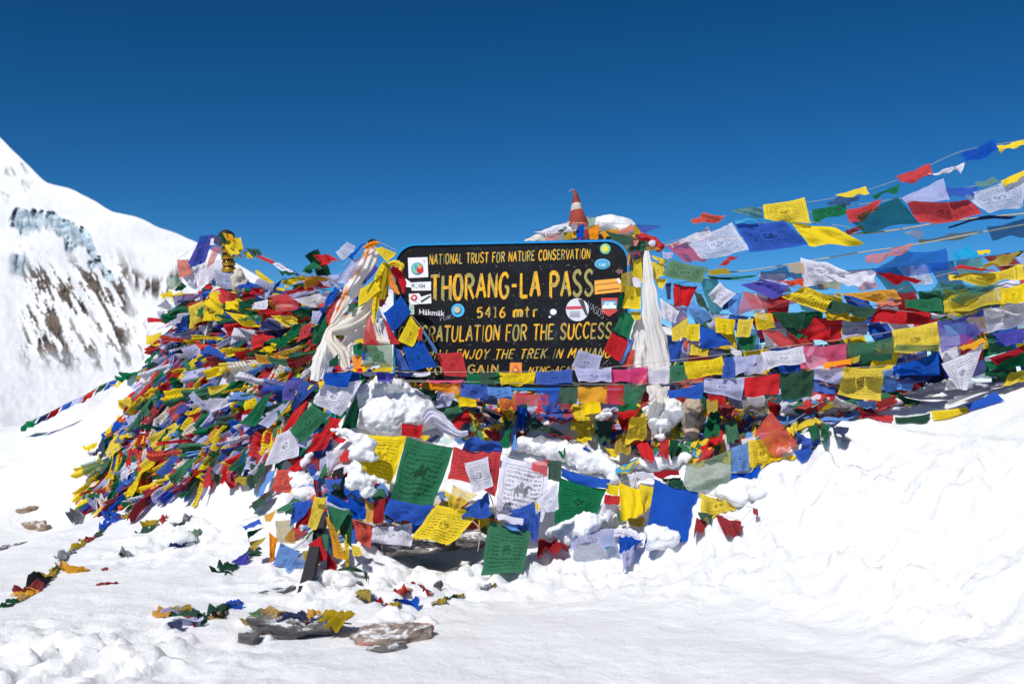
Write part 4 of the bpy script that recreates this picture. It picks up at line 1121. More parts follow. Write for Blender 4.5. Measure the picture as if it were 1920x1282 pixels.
string('string with a grey white flag and a sheer red flag on the ridge', ((480, 6.75), (660, 6.2)), '''
f 600,692 800,640 1002,780 750,892 red s
f 870,700 1290,596 1200,762 1052,802 white q a.05
f 1150,620 1362,570 1292,622 1180,640 cyan n
f 1272,640 1372,590 1362,672 1192,862 blue n
f 1230,850 1382,680 1332,820 1258,962 red n
f 780,802 962,780 1082,832 960,942 dgreen s
f 615,880 850,880 965,950 815,1014 yellow n a.10
f 898,972 1022,960 892,1130 655,1272 green n a.05
f 948,1000 1082,950 1052,1100 918,1182 red p a.08
f 1080,830 1192,830 1132,980 1066,980 lav p
f 1110,1000 1242,860 1232,1042 1070,1232 green p
f 1130,760 1230,720 1210,790 1150,800 coral n
f 415,750 600,700 600,830 420,830 white p a.09
f 270,740 400,690 440,760 290,820 dgreen n a.09
f 520,950 600,930 780,1030 520,1040 navy n a.09
f 430,1090 560,1080 660,1110 430,1250 red n a.09
f 590,1130 740,1120 690,1190 570,1190 green n
f 470,1270 640,1180 700,1200 640,1290 yellow n
f 260,560 380,510 540,570 300,610 blue n a.08
f 390,580 540,570 530,640 400,650 red n
f 480,670 640,580 600,690 490,690 lav p a.09
f 260,920 560,840 540,960 300,950 green s
f 130,840 380,880 500,1010 330,1000 yellow n a.07
''')
string('large flags wrapped round the golden finial: blue, red and sheer white', ((370, 7.95), (460, 7.85)), '''
2 965,85 1060,75 1000,270 860,315 purple n a.05
2 958,92 1030,85 960,290 890,320 blue n a.05
2 800,252 880,250 910,360 815,385 salmon n
2 1060,150 1110,170 985,440 950,435 coral q a.06
2 960,320 1112,250 1120,345 945,480 white s a.05
2 840,380 960,300 940,450 900,470 white n
2 985,450 1110,345 1260,480 955,520 lav p a.05
2 740,370 800,360 835,440 742,470 sage s
2 830,410 870,440 840,470 780,470 dgreen n
''')
string('yellow ribbons tied in a bow on the golden finial', ((400, 7.85), (460, 7.8)), '''
2 1130,85 1160,90 1230,200 1170,200 yellow n a.1
2 1190,110 1245,105 1260,200 1190,180 yellow n a.12
2 1140,150 1180,140 1200,225 1150,210 yellow n a.1
2 1260,195 1300,200 1350,240 1300,245 yellow n a.05
2 1060,85 1100,80 1110,130 1065,150 dgreen n a.1
''')
string('string on the far left shoulder of the heap with a stiff red flag', ((290, 7.8), (360, 7.75)), '''
2 590,660 775,672 720,702 588,698 red n a.03 f
2 660,580 720,530 765,575 740,612 navy s
2 740,590 860,580 830,660 735,660 lblue s
2 680,500 760,470 780,510 690,525 yellow p
2 770,500 840,475 830,530 750,560 yellow n
2 830,490 940,490 900,540 790,560 ochre n
2 660,620 720,615 690,670 660,660 lav n
2 580,790 690,765 680,860 580,850 yellow n a.1
''')
string('string of broad yellow and green flags across the top of the heap', ((330, 7.5), (500, 7.0)), '''
2 880,580 985,540 960,690 890,750 yellow n a.08
2 1000,620 1130,565 1120,680 970,690 yellow n a.1
2 1140,545 1230,540 1230,610 1150,610 yellow n a.1
2 770,760 870,620 885,720 840,760 blue n
2 660,745 790,690 870,620 800,720 white n
2 930,600 980,580 990,640 940,650 green n
2 1130,620 1220,610 1200,660 1140,660 blue n
2 1020,500 1150,470 1230,500 1000,590 red n a.08
2 1230,480 1250,540 1360,560 1240,600 dgreen n
2 860,850 1090,845 1110,890 1010,920 coral n a.06
2 910,990 990,980 1000,1040 920,1050 black n
2 1060,830 1180,770 1240,780 1100,830 cyan n a.06
2 640,1050 740,940 700,1060 610,1060 red n
2 660,1060 720,1060 710,1160 660,1170 green n
2 590,1160 650,1080 660,1120 560,1210 red n
2 640,1280 740,1130 770,1120 690,1300 dred n
''')
string('string of large flags over the lower left of the heap', ('g', .12), '''
3 330,630 440,540 530,570 430,712 white p a.05
3 425,795 600,530 665,550 480,820 yellow n a.05
3 260,890 380,720 500,700 290,860 coral n a.05
3 290,480 360,370 410,440 330,560 yellow n a.06
3 390,120 470,90 470,160 400,185 yellow n
3 340,370 480,330 470,380 360,420 yellow n
3 500,400 600,290 660,340 540,430 yellow p a.06
3 600,320 730,250 725,330 650,340 blue n a.06
3 600,190 720,60 740,100 650,245 dred n a.05
3 650,130 700,60 720,0 650,60 green n
3 830,720 960,620 1000,600 850,760 red n a.05
3 480,860 640,760 760,660 560,850 purple n a.05
3 850,660 910,600 890,670 860,710 green n
3 540,330 600,230 600,290 550,350 white n
3 440,250 540,180 560,230 460,310 lav p
3 250,770 310,800 290,890 240,840 cream n
3 180,770 240,800 220,880 180,860 lav n
3 60,900 130,900 110,970 55,985 grey n
3 220,510 290,360 270,480 200,500 navy n
3 130,440 240,405 200,445 140,460 yellow n
''')
# ---------------------------------------------------------------- the many strings that cover the heap
ORDER = ['blue', 'white', 'red', 'green', 'yellow']
ALT = {'blue': ['blue', 'blue', 'blue', 'lblue', 'purple'], 'white': ['white', 'lav', 'white', 'cream', 'lav'], 'red': ['red', 'red', 'dred', 'coral', 'red'],
       'green': ['green', 'green', 'green', 'green', 'dgreen'], 'yellow': ['yellow', 'yellow', 'yellow', 'yellow', 'ochre']}
def auto(label, group, p0, p1, sagpx, nf, rg, ang0, ang1, lenm=(.18, .33), wid=(.12, .19), lay=.09, crumple=.10, spread=14):
    """a string lying over the heap between two photo points, its flags streaming down the slope"""
    k = rg.randrange(5); path = []
    for i in range(nf * 2 + 1):
        t = i / (nf * 2); x = p0[0] + (p1[0] - p0[0]) * t; y = p0[1] + (p1[1] - p0[1]) * t + sagpx * math.sin(math.pi * t) + rg.uniform(-spread, spread) * .4
        path.append((x, y))
    W3 = []
    for x, y in path:
        d = gd(x, y, None) or gd(x + 8, y + 30, 7.2); W3.append(P(x, y, d - lay * rg.uniform(.7, 1.3)))
    root = empty('flag_string', W3[0]); tag(root, label, 'prayer flags', group); cord(W3, root, .002, M_CORDD if rg.random() < .5 else None, n=nf * 4)
    for i in range(nf):
        A = W3[2 * i].copy(); B = W3[2 * i + 2].copy() if rg.random() < .6 else W3[2 * i + 1].copy()
        m = (A + B) * .5; w_ = min((B - A).length, rg.uniform(*wid)); e = (B - A).normalized() if (B - A).length > 1e-5 else Vector((1, 0, 0)); A = m - e * w_ / 2; B = m + e * w_ / 2
        t = i / max(nf - 1, 1); an = math.radians(ang0 + (ang1 - ang0) * t + rg.gauss(0, 23)); L = rg.uniform(*lenm)
        x, y = path[2 * i + 1]; d0 = (m - CAM).dot(CF); lp = L / d0 * FPX
        xe, ye = x - lp * math.cos(an), y + lp * math.sin(an)
        d1 = gd(xe, ye, None) or d0
        if abs(d1 - d0) > L: d1 = d0 + (L * .6 if d1 > d0 else -L * .6)
        E = P(xe, ye, d1 - lay * rg.uniform(.5, 1.3) - .03 * rg.random())
        dirv = (E - m).normalized(); side = dirv.cross((CAM - m).normalized()).normalized()
        if side.dot(e) < 0: side = -side
        q = w_ * rg.uniform(.55, 1.0) * .5 * rg.choice([1, 1, 1, .4])
        C_, D_ = E + side * q, E - side * q
        c = rg.choice(ALT[ORDER[(k + i) % 5]]); st = rg.choice('nppppps') if c in ('white', 'lav', 'yellow', 'blue') else rg.choice('nnppppps')
        patch('flag', A, B, C_, D_, c, st, seed(), crumple * rg.uniform(.6, 1.4), n=(12, 15), parent=root, curl=rg.choice([0, .2, .3, -.15]), furl=rg.choice([1.3, 1.0, .8, -.7, 1.5]), eps=.012 + .02 * rg.random())
rg = random.Random(11)
def fan(label, group, S0, S1, E0, E1, n, nf, **kw):
    for i in range(n):
        t = (i + .5) / n; s = (S0[0] + (S1[0] - S0[0]) * t + rg.uniform(-12, 12), S0[1] + (S1[1] - S0[1]) * t + rg.uniform(-8, 8))
        e = (E0[0] + (E1[0] - E0[0]) * t + rg.uniform(-10, 10), E0[1] + (E1[1] - E0[1]) * t + rg.uniform(-8, 8))
        auto(label, group, s, e, rg.uniform(4, 26), max(4, nf + rg.randrange(-2, 3)), rg, **kw)
fan('string of flags on the crest of the heap between finial and white scarf', 'strings along the crest of the heap', (640, 520), (650, 575), (372, 545), (338, 600), 6, 13, ang0=14, ang1=32, lay=.10)
fan('string of flags running across the upper face of the heap below the crest', 'strings across the upper face of the heap', (650, 585), (625, 665), (348, 615), (318, 690), 7, 15, ang0=30, ang1=44, lay=.09)
fan('string of flags slanting over the middle face of the heap', 'strings over the middle face of the heap', (625, 670), (600, 760), (312, 690), (262, 780), 8, 16, ang0=46, ang1=54, lay=.09)
fan('string of small flags low on the face of the heap', 'strings low on the face of the heap', (590, 760), (520, 830), (252, 780), (215, 850), 8, 16, ang0=52, ang1=56, lay=.08)
fan('string of small flags along the bottom hem of the heap above the snow', 'strings along the bottom hem of the heap', (480, 820), (390, 868), (215, 850), (190, 925), 7, 13, ang0=54, ang1=54, lay=.07)
fan('string of flags hanging steeply on the left edge of the heap', 'strings on the left edge of the heap', (365, 560), (330, 640), (225, 840), (180, 920), 3, 13, ang0=58, ang1=55, lay=.07)
# loose tangle under and between the strings: nobody could count it
STF = ['blue', 'white', 'red', 'green', 'yellow', 'lav', 'green', 'lblue', 'red', 'yellow', 'cream', 'coral']
def tangle(name, label, poly, n, ang, lift0=.0, size=(.07, .15), holes=()):
    rr_ = random.Random(len(poly) * 31 + n); V = []; F = []; I = []; UVs = []
    xs = [q[0] for q in poly]; ys = [q[1] for q in poly]; k = 0
    while k < n:
        x, y = rr_.uniform(min(xs), max(xs)), rr_.uniform(min(ys), max(ys))
        if not inpoly(x, y, poly) or any((x - a) ** 2 + (y - b) ** 2 < r * r for a, b, r in holes): continue
        d = gd(x, y, None)
        k += 1
        if d is None: continue
        p = P(x, y, d); e = .04
        nx = -float(tz(p.x + e, p.y) - tz(p.x - e, p.y)) / (2 * e); ny = -float(tz(p.x, p.y + e) - tz(p.x, p.y - e)) / (2 * e)
        nn = Vector((nx, ny, 1)).normalized()
        a = math.radians(ang + rr_.gauss(0, 24)); q = P(x - 20 * math.cos(a), y + 20 * math.sin(a), d) - p
        t = (q - nn * q.dot(nn)).normalized(); s = t.cross(nn)
        L = rr_.uniform(*size) * 1.5; w_ = rr_.uniform(*size) * .9; b = len(V); h = lift0 + rr_.random() * .02; tw = rr_.uniform(-.6, .6)
        for i in range(6):
            f_ = i / 5
            for j in range(4):
                g = j / 3 - .5; wob = .004 * rr_.uniform(-1, 1) + .012 * math.sin(f_ * 7 + tw * 9) + .012 * math.cos(g * 6 + f_ * 4 + tw * 5)
                V.append(p + t * (L * (f_ - .5)) + s * (w_ * g * (1 - .5 * f_ * f_) + .012 * math.sin(5 * f_ + 6 * tw)) + nn * (h + wob + tw * g * .02)); UVs.append((g + .5, f_))
        F += grid_faces(4, 6, b); I += [rr_.choice(range(len(STF)))] * 15
    Va = lift(np.array([tuple(v) for v in V]), .005)
    tag(mesh_obj(name, Va, F, [cloth(c, 'n') for c in STF], uv=UVs, mat_idx=I), label, 'prayer flags', kind='stuff')
HEAP = [(350, 565), (420, 515), (520, 545), (640, 520), (690, 560), (690, 690), (635, 760), (600, 850), (555, 850), (475, 850), (400, 885), (335, 920), (230, 955), (155, 955), (150, 930), (215, 800), (285, 670), (318, 600)]
tangle('tangled_flags', 'tangle of faded flags under the strings of the left heap', HEAP, 1100, 42)
MID = [(690, 690), (1180, 715), (1400, 600), (1700, 620), (1760, 680), (1640, 770), (1510, 810), (1420, 850), (1290, 860), (1200, 850), (1120, 800), (1010, 800), (930, 830), (860, 800), (770, 720)]
HOLES = [(740, 760, 62), (1040, 835, 60), (1240, 790, 40), (1130, 865, 40)]
tangle('tangled_flags', 'tangle of crumpled flags on the snow behind the strings under the sign', MID, 900, 60, holes=HOLES, size=(.07, .15))
FRONT = [(600, 850), (700, 930), (860, 960), (1000, 1010), (860, 1000), (700, 1000), (640, 1030), (560, 1000), (540, 950)]
tangle('tangled_flags', 'tangle of crumpled flags at the left end of the front string', FRONT, 160, 75)

# ---------------------------------------------------------------- scarves and cloths tied to the sign's ends
def scarf(label, c, s, dd, widths, col, style='n', name='scarf', **kw):
    q = pts(c, s); n = len(q); sc_ = CR[c][2]
    path = [P(x, y, dd[0] + (dd[1] - dd[0]) * i / (n - 1)) for i, (x, y) in enumerate(q)]
    w_ = [a * sc_ * (dd[0] + (dd[1] - dd[0]) * i / (len(widths) - 1)) / FPX for i, a in enumerate(widths)]
    return tag(ribbon(name, path, w_, col, style, seed(), **kw), label, 'scarf', 'cloths tied to the ends of the sign')
scarf('long white scarf with orange stains slanting from the left top of the sign', 'a', '690,135 640,260 545,430 445,610 325,800', (5.92, 5.72), (95, 135, 130, 110, 26), 'silk', 'o', pleat=.11)
scarf('cream scarf twisted sideways below the orange stained scarf', 'a', '690,560 640,650 520,740 420,790 345,820 350,900 420,990 470,1110', (5.80, 5.62), (85, 125, 145, 130, 90, 120, 150, 80), 'cream')
scarf('white scarf tail hanging below the orange tip with a red patch', 'a', '330,810 300,930 250,1080 215,1210', (5.72, 5.6), (50, 95, 125, 80), 'silk')
scarf('second white tail beside the cream scarf', 'a', '345,960 330,1040 290,1110 270,1200', (5.74, 5.62), (30, 75, 60, 30), 'white')
scarf('cream scarf loop hanging under the yellow ribbons', 'a', '670,620 668,720 690,830 740,890 810,905', (5.80, 5.68), (40, 80, 100, 85, 40), 'cream')
scarf('white scarf end hanging right of the cream loop', 'a', '740,690 760,780 790,860 800,910', (5.82, 5.72), (30, 60, 60, 40), 'white')
scarf('broad cream scarf hanging folded behind the cream loop', 'a', '560,740 570,850 500,940 500,1050', (5.86, 5.74), (120, 180, 160, 80), 'silk')
scarf('yellow ribbon curling down beside the stained scarf', 'a', '790,270 735,380 720,470 700,620 690,750', (5.80, 5.70), (60, 75, 50, 55, 18), 'yellow', 'p')
scarf('second yellow ribbon with a rolled end', 'a', '800,280 790,380 770,470 760,560', (5.78, 5.72), (30, 60, 70, 50), 'mustard')
scarf('red ribbon hanging beside the sign above the blue flag', 'a', '830,310 890,370 920,430 925,510', (5.80, 5.74), (50, 75, 60, 20), 'red')
scarf('orange ribbon hanging beside the red ribbon', 'a', '810,330 830,420 860,480 890,520', (5.78, 5.73), (30, 60, 60, 15), 'orange')
scarf('dark red cloth tail under the orange ribbon', 'a', '790,430 770,540 740,620', (5.82, 5.78), (30, 60, 30), 'dred')
scarf('yellow rosette loop on the top left corner of the sign', 'a', '800,290 850,272 905,290 900,330', (5.86, 5.8), (40, 50, 55, 30), 'yellow')
scarf('orange band knotted at the top of the stained scarf', 'a', '610,150 650,130 700,110 730,112', (5.86, 5.84), (22, 40, 44, 24), 'orange')
scarf('black knot at the very top of the left bundle', 'a', '640,105 680,90 705,98', (5.88, 5.87), (22, 36, 20), 'black')
string('string tied to the top left sign corner in front of the scarves', ((560, 5.82), (800, 5.72)), '''
a 485,225 600,110 635,120 530,245 blue n a.08
a 380,180 470,100 545,140 430,240 white q a.14
a 520,240 600,220 470,440 385,430 lav p a.07
a 690,150 745,140 868,192 790,262 yellow p a.07
a 700,280 722,310 615,440 590,440 purple n
a 580,478 692,402 742,492 562,622 yellow p a.04
a 300,650 410,540 340,740 330,760 red n a.06
a 270,680 380,460 400,480 300,640 blue n
a 480,600 540,580 525,660 490,670 dgreen n a.08
a 640,688 660,688 722,930 598,935 red s a.06
a 765,700 790,735 892,920 812,920 red n
''', [(640, 500, 5.86), (690, 455, 5.9), (705, 452, 5.88), (745, 470, 5.84)])
string('string of flags hanging down the left edge of the black sign face', ((700, 5.74), (850, 5.70)), '''
a 765,672 902,530 988,660 835,822 blue p a.05
a 985,690 1062,798 1000,942 882,890 yellow p a.05
a 1045,795 1078,800 1072,880 1040,905 red n a.08
a 918,950 1080,888 1202,1102 975,1132 blue p a.05
a 1072,815 1100,820 1198,972 1188,1005 lblue q
1 330,1085 492,1078 532,1238 385,1228 red n a.05
a 862,950 900,960 970,1130 880,1130 blue n
''', [(748, 548, 5.78), (772, 590, 0), (795, 620, 0), (822, 665, 0), (842, 705, 0)])
string('string with a sheer green flag and an orange flag under the cream scarf', ((650, 5.66), (760, 5.64)), '''
a 600,922 832,918 852,1112 600,1102 sage q a.06
a 520,930 600,900 600,1000 525,1010 green n
a 515,1010 596,1008 586,1112 522,1122 orange n
a 540,890 600,870 605,910 530,920 yellow n
a 330,1060 400,1000 410,1100 340,1110 dgreen n
a 610,1075 670,1075 670,1110 612,1110 ochre n
a 650,1080 740,1075 735,1110 660,1115 white n a.1
''')
scarf('longest white scarf hanging straight down right of the sign', 'b', '395,212 400,330 415,520 440,760 480,960 500,1150', (5.66, 5.60), (36, 80, 115, 150, 190, 215), 'silk', pleat=.13)
scarf('broad cream white scarf behind the longest white scarf', 'b', '345,740 345,850 340,1000 335,1150', (5.74, 5.68), (60, 130, 165, 190), 'silk', pleat=.15)
scarf('lower end of a white scarf trailing over snow', '5', '1040,130 1060,230 1040,330 1050,440', (5.60, 5.54), (80, 90, 70, 30), 'silk', pleat=.12)
string('string of yellow cloths gathered round the right post top', ((1160, 5.78), (1260, 5.74)), '''
b 295,290 352,270 360,480 285,420 yellow n a.08
b 430,250 560,290 545,330 470,290 yellow p a.1
b 432,300 532,320 542,420 450,450 yellow n a.08
b 460,430 560,440 520,520 480,490 yellow n a.08
b 520,220 610,230 590,280 530,270 lav p a.12
b 270,220 340,210 330,260 270,270 navy n a.12
b 290,225 340,220 345,255 290,250 red n a.12
b 245,200 265,260 240,330 255,330 ochre n
''')
string('string of yellow, green and red print flags down the right edge of the black sign', ((1130, 5.74), (1200, 5.70)), '''
b 228,488 352,500 348,692 198,680 yellow p a.06
b 200,700 312,722 252,922 128,852 green n a.06
b 115,868 252,930 182,1112 48,1022 red p a.05
b 195,400 290,370 270,520 185,560 mustard s
b 175,570 225,560 180,690 150,680 dgreen n
b 262,700 350,700 350,760 290,770 yellow n a.12
b 260,920 290,930 210,1120 180,1130 lblue n
b 240,1030 300,1000 280,1140 195,1145 coral n
1 1232,1062 1382,1102 1345,1225 1186,1176 lav p a.05
b 280,420 350,440 350,510 285,500 white n a.12
''', [(1188, 480, 5.8), (1178, 550, 0), (1165, 600, 0), (1150, 660, 0), (1120, 690, 0), (1080, 700, 0)])

# ---------------------------------------------------------------- lumps: rocks, sacks, snow
import bmesh
def blob_mesh(balls, vox, disp, nsc, seed_=0, facet=0.0, sub=3, smooth_it=6):
    """a lumpy closed solid from overlapping ellipsoids (centre, radii), fused and roughened"""
    bm = bmesh.new()
    for c, r in balls:
        mt = Matrix.Translation(c) @ Matrix.Diagonal((r[0], r[1], r[2], 1)); bmesh.ops.create_icosphere(bm, subdivisions=sub, radius=1, matrix=mt)
    me = bpy.data.meshes.new('lump'); bm.to_mesh(me); bm.free()
    o = bpy.data.objects.new('lump', me); COL.objects.link(o); md = o.modifiers.new('r', 'REMESH'); md.mode = 'VOXEL'; md.voxel_size = vox
    s_ = o.modifiers.new('s', 'SMOOTH'); s_.iterations = smooth_it
    dg = bpy.context.evaluated_depsgraph_get(); m2 = bpy.data.meshes.new_from_object(o.evaluated_get(dg)); bpy.data.objects.remove(o)
    n = len(m2.vertices); co = np.zeros(n * 3); m2.vertices.foreach_get('co', co); co = co.reshape(-1, 3)
    no = np.zeros(n * 3, dtype=np.float32); m2.vertices.foreach_get('normal', no); no = no.reshape(-1, 3)
    off = Vector((seed_ * 3.7, seed_ * 1.3, 0)); out = np.empty_like(co)
    for i in range(n):
        p = Vector(co[i]); k = mnoise.fractal(p * nsc + off, .8, 2.1, 4)
        if facet:
            d_, _ = mnoise.voronoi(p * nsc * .55 + off); k = k * .5 + facet * (d_[1] - d_[0] - .35)
        out[i] = co[i] + no[i] * disp * k
    m2.vertices.foreach_set('co', out.ravel()); m2.update(); return m2
def lump(name, balls, mat, vox=.012, disp=.02, nsc=12, parent=None, facet=0.0, smooth=True, sd=0, it=6):
    me = blob_mesh(balls, vox, disp, nsc, sd, facet, 3, it); me.name = name; me.materials.clear(); me.materials.append(mat)
    me.polygons.foreach_set('use_smooth', [smooth] * len(me.polygons))
    o = bpy.data.objects.new(name, me); COL.objects.link(o)
    if parent: o.parent = parent; o.matrix_parent_inverse = Matrix.Translation(-parent_world(parent))
    return o
_k = [0]
def snow(label, ps, d=None, off=.03, flat_=.72, disp=.018, nsc=20):
    """a clump of fallen snow: ps = (x, y, radius) in photo pixels, resting at depth d or on the ground"""
    balls = []; rs = random.Random(len(label))
    for x, y, r in ps:
        dd = d if d else gd(x, y) - off; q = P(x, y, dd); R_ = r * dd / FPX; balls.append((q, (R_ * 1.5, R_ * 1.1, R_ * flat_ * 1.35)))
        for _ in range(2):
            a = rs.uniform(0, 6.28); balls.append((q + Vector((math.cos(a) * R_ * .75, rs.uniform(-.2, .2) * R_, math.sin(a) * R_ * .45)), (R_ * .85, R_ * .75, R_ * .6)))
    _k[0] += 1
    return tag(lump('snow_clump', balls, M_SNOW, .010, disp, nsc, sd=_k[0], it=18), label, 'snow', 'snow clumps caught on the flags')
snow('biggest snow clump, left of the sign foot under the blue flags', [(690, 745, 24), (728, 732, 30), (770, 757, 30), (720, 780, 36), (775, 782, 30), (685, 782, 22), (800, 775, 16), (735, 805, 16)], off=.06)
snow('ragged snow band across the upper left of the yellow horse flag', [(628, 805, 7), (650, 812, 10), (668, 820, 12), (690, 832, 14), (676, 850, 14), (694, 858, 12)], d=5.17)
snow('snow pillow over the lower left corner of the yellow horse flag', [(663, 878, 12), (672, 900, 17), (690, 918, 12), (658, 908, 9), (682, 926, 8)], d=5.10)
snow('small snow knob under the white strip of the yellow flag', [(702, 898, 8), (720, 902, 6)], d=5.06)
snow('long snow shelf behind the white horse flag', [(980, 832, 14), (1010, 836, 18), (1045, 842, 22), (1085, 852, 22), (1115, 862, 20), (1142, 878, 16), (1100, 875, 14), (1150, 900, 9)], off=.06)
snow('snow shelf under the foot of the white scarf', [(1195, 868, 12), (1225, 870, 14), (1255, 866, 14), (1285, 858, 10), (1170, 880, 8)], off=.05)
snow('snow clump between the big green flag and the sheer white flags', [(1040, 1000, 14), (1068, 990, 18), (1100, 978, 20), (1125, 970, 12), (1060, 1008, 12), (1090, 995, 14)], off=.12)
snow('snow lump in front of the bottom of the big blue flag', [(1232, 1000, 16), (1250, 1006, 18), (1228, 1020, 14), (1246, 1024, 12)], d=4.93)
snow('smooth snow lump under the sheer green horse flag', [(1365, 925, 18), (1395, 916, 22), (1420, 925, 14), (1385, 935, 16)], off=.05, disp=.01)
snow('snow stuck on the white scarf below the lower string', [(1228, 772, 16), (1255, 764, 20), (1240, 795, 18), (1268, 780, 12), (1238, 820, 10)], off=.14)
snow('little snow ridge among the red and yellow flags', [(1128, 780, 9), (1140, 776, 9)], off=.12)
snow('snow heap on the ledge beneath the right white print flag', [(1735, 738, 14), (1765, 732, 18), (1800, 728, 20), (1830, 732, 17), (1855, 738, 13)], d=5.75)
snow('small snow lump between the red and green flags on the right', [(1478, 772, 10), (1465, 778, 6)], off=.12)
snow('snow drip beside the red fringed flag', [(572, 862, 7), (580, 852, 6), (566, 872, 5)], d=5.5)
snow('snow patch between the fringed red flag and the blue knot', [(568, 905, 17), (573, 926, 17), (562, 890, 13)], off=.05)
snow('snow clod beside the foot of the leaning post', [(600, 1085, 16), (622, 1088, 17), (645, 1090, 16)], off=.0)
snow('snow lump at the left end of the ground under the front string', [(340, 1012, 20), (322, 1005, 14)], off=.0, disp=.008)

def rock(label, balls_px, d, mat, depth=.8, parent=None, name='rock', disp=.05, nsc=6, facet=.9):
    """an angular broken stone: convex chunks of random points, split finer and roughened"""
    _k[0] += 1; rs = random.Random(_k[0] * 17); bm = bmesh.new()
    for x, y, rx, ry in balls_px:
        dd = d if d else gd(x, y); c = P(x, y, dd) - Vector((0, 0, ry * .4 * dd / FPX)); r = (rx * dd / FPX, rx * depth * dd / FPX, ry * dd / FPX); vs = []
        for _ in range(26):
            v = Vector((rs.gauss(0, 1), rs.gauss(0, 1), rs.gauss(0, 1))).normalized(); v.z = max(-.8, min(.62, v.z * 1.3))
            vs.append(bm.verts.new(c + Vector((v.x * r[0] * 1.12, v.y * r[1] * 1.12, v.z * r[2] * 1.5 + .12 * v.x * r[2]))))
        g = bmesh.ops.convex_hull(bm, input=vs); bmesh.ops.delete(bm, geom=[e for e in g['geom_interior'] if isinstance(e, bmesh.types.BMVert)], context='VERTS')
    me = bpy.data.meshes.new('lump'); bm.to_mesh(me); bm.free(); o = bpy.data.objects.new('lump', me); COL.objects.link(o)
    md = o.modifiers.new('r', 'REMESH'); md.mode = 'VOXEL'; md.voxel_size = .007; s_ = o.modifiers.new('s', 'SMOOTH'); s_.iterations = 1
    m2 = bpy.data.meshes.new_from_object(o.evaluated_get(bpy.context.evaluated_depsgraph_get())); bpy.data.objects.remove(o)
    off = Vector((_k[0] * 3.1, 0, 0))
    for v in m2.vertices:
        p = v.co; q = Vector((p.x * 9, p.y * 9, p.z * 38)) + off
        v.co = p + v.normal * (disp * .22 * mnoise.fractal(q, .9, 2.1, 4) + disp * .35 * (mnoise.voronoi(p * 13 + off)[0][0] - .35))
    m2.update(); m2.name = name; m2.materials.clear(); m2.materials.append(mat); m2.polygons.foreach_set('use_smooth', [False] * len(m2.polygons))
    o = bpy.data.objects.new(name, m2); COL.objects.link(o); return tag(o, label, 'rock')
rock('flat brown rock with a pink red stain in the foreground snow', [(732, 1190, 66, 20), (690, 1197, 36, 22), (765, 1180, 46, 17), (725, 1208, 50, 12)], 3.80, M_ROCKR, 1.1, disp=.03)
rock('jagged dark grey stone under the front edge of the stained rock', [(718, 1215, 30, 11), (742, 1212, 20, 9), (694, 1220, 14, 8)], 3.62, M_ROCKG, .8, disp=.025)
rock('long low rock half covered with flags in the foreground', [(540, 1166, 60, 15), (600, 1164, 44, 11), (500, 1160, 36, 13), (575, 1178, 26, 13)], 3.9, M_ROCKG, 1.0, disp=.03)
rock('round dark rock at the left end of the long low rock', [(468, 1192, 22, 16), (460, 1198, 14, 10)], 3.74, M_ROCKG, .8, disp=.02)
rock('brown angular rock on the far left snow', [(68, 985, 22, 14), (80, 992, 16, 14), (58, 982, 16, 8)], None, M_ROCKB, .8, disp=.03)
rock('small grey stones above the brown rock', [(40, 956, 10, 6), (52, 953, 10, 7), (64, 951, 9, 5)], None, M_ROCKB, .8, disp=.02)
rock('dark flat stone at the left edge of the snow', [(38, 1019, 16, 5), (22, 1023, 14, 5), (8, 1024, 11, 6)], None, M_ROCKG, .8, disp=.02)
rock('small dark stones in the snow left of the leaning post', [(502, 1111, 18, 5), (526, 1105, 18, 5), (544, 1101, 12, 6)], None, M_ROCKG, .8, disp=.015)
rock('small grey stone right of the leaning post', [(672, 1092, 8, 5)], None, M_ROCKG, .8, disp=.01)
rock('dark stone tip standing in the snow under the big yellow flag', [(818, 1100, 7, 15), (824, 1092, 8, 8)], 4.75, M_ROCKG, .6, disp=.01)
rock('grey stone slab bridging a dark hollow under the big flags', [(800, 1004, 95, 13), (870, 1000, 60, 13), (730, 1004, 55, 14)], 5.48, M_ROCKG, 1.4, disp=.03, nsc=4)
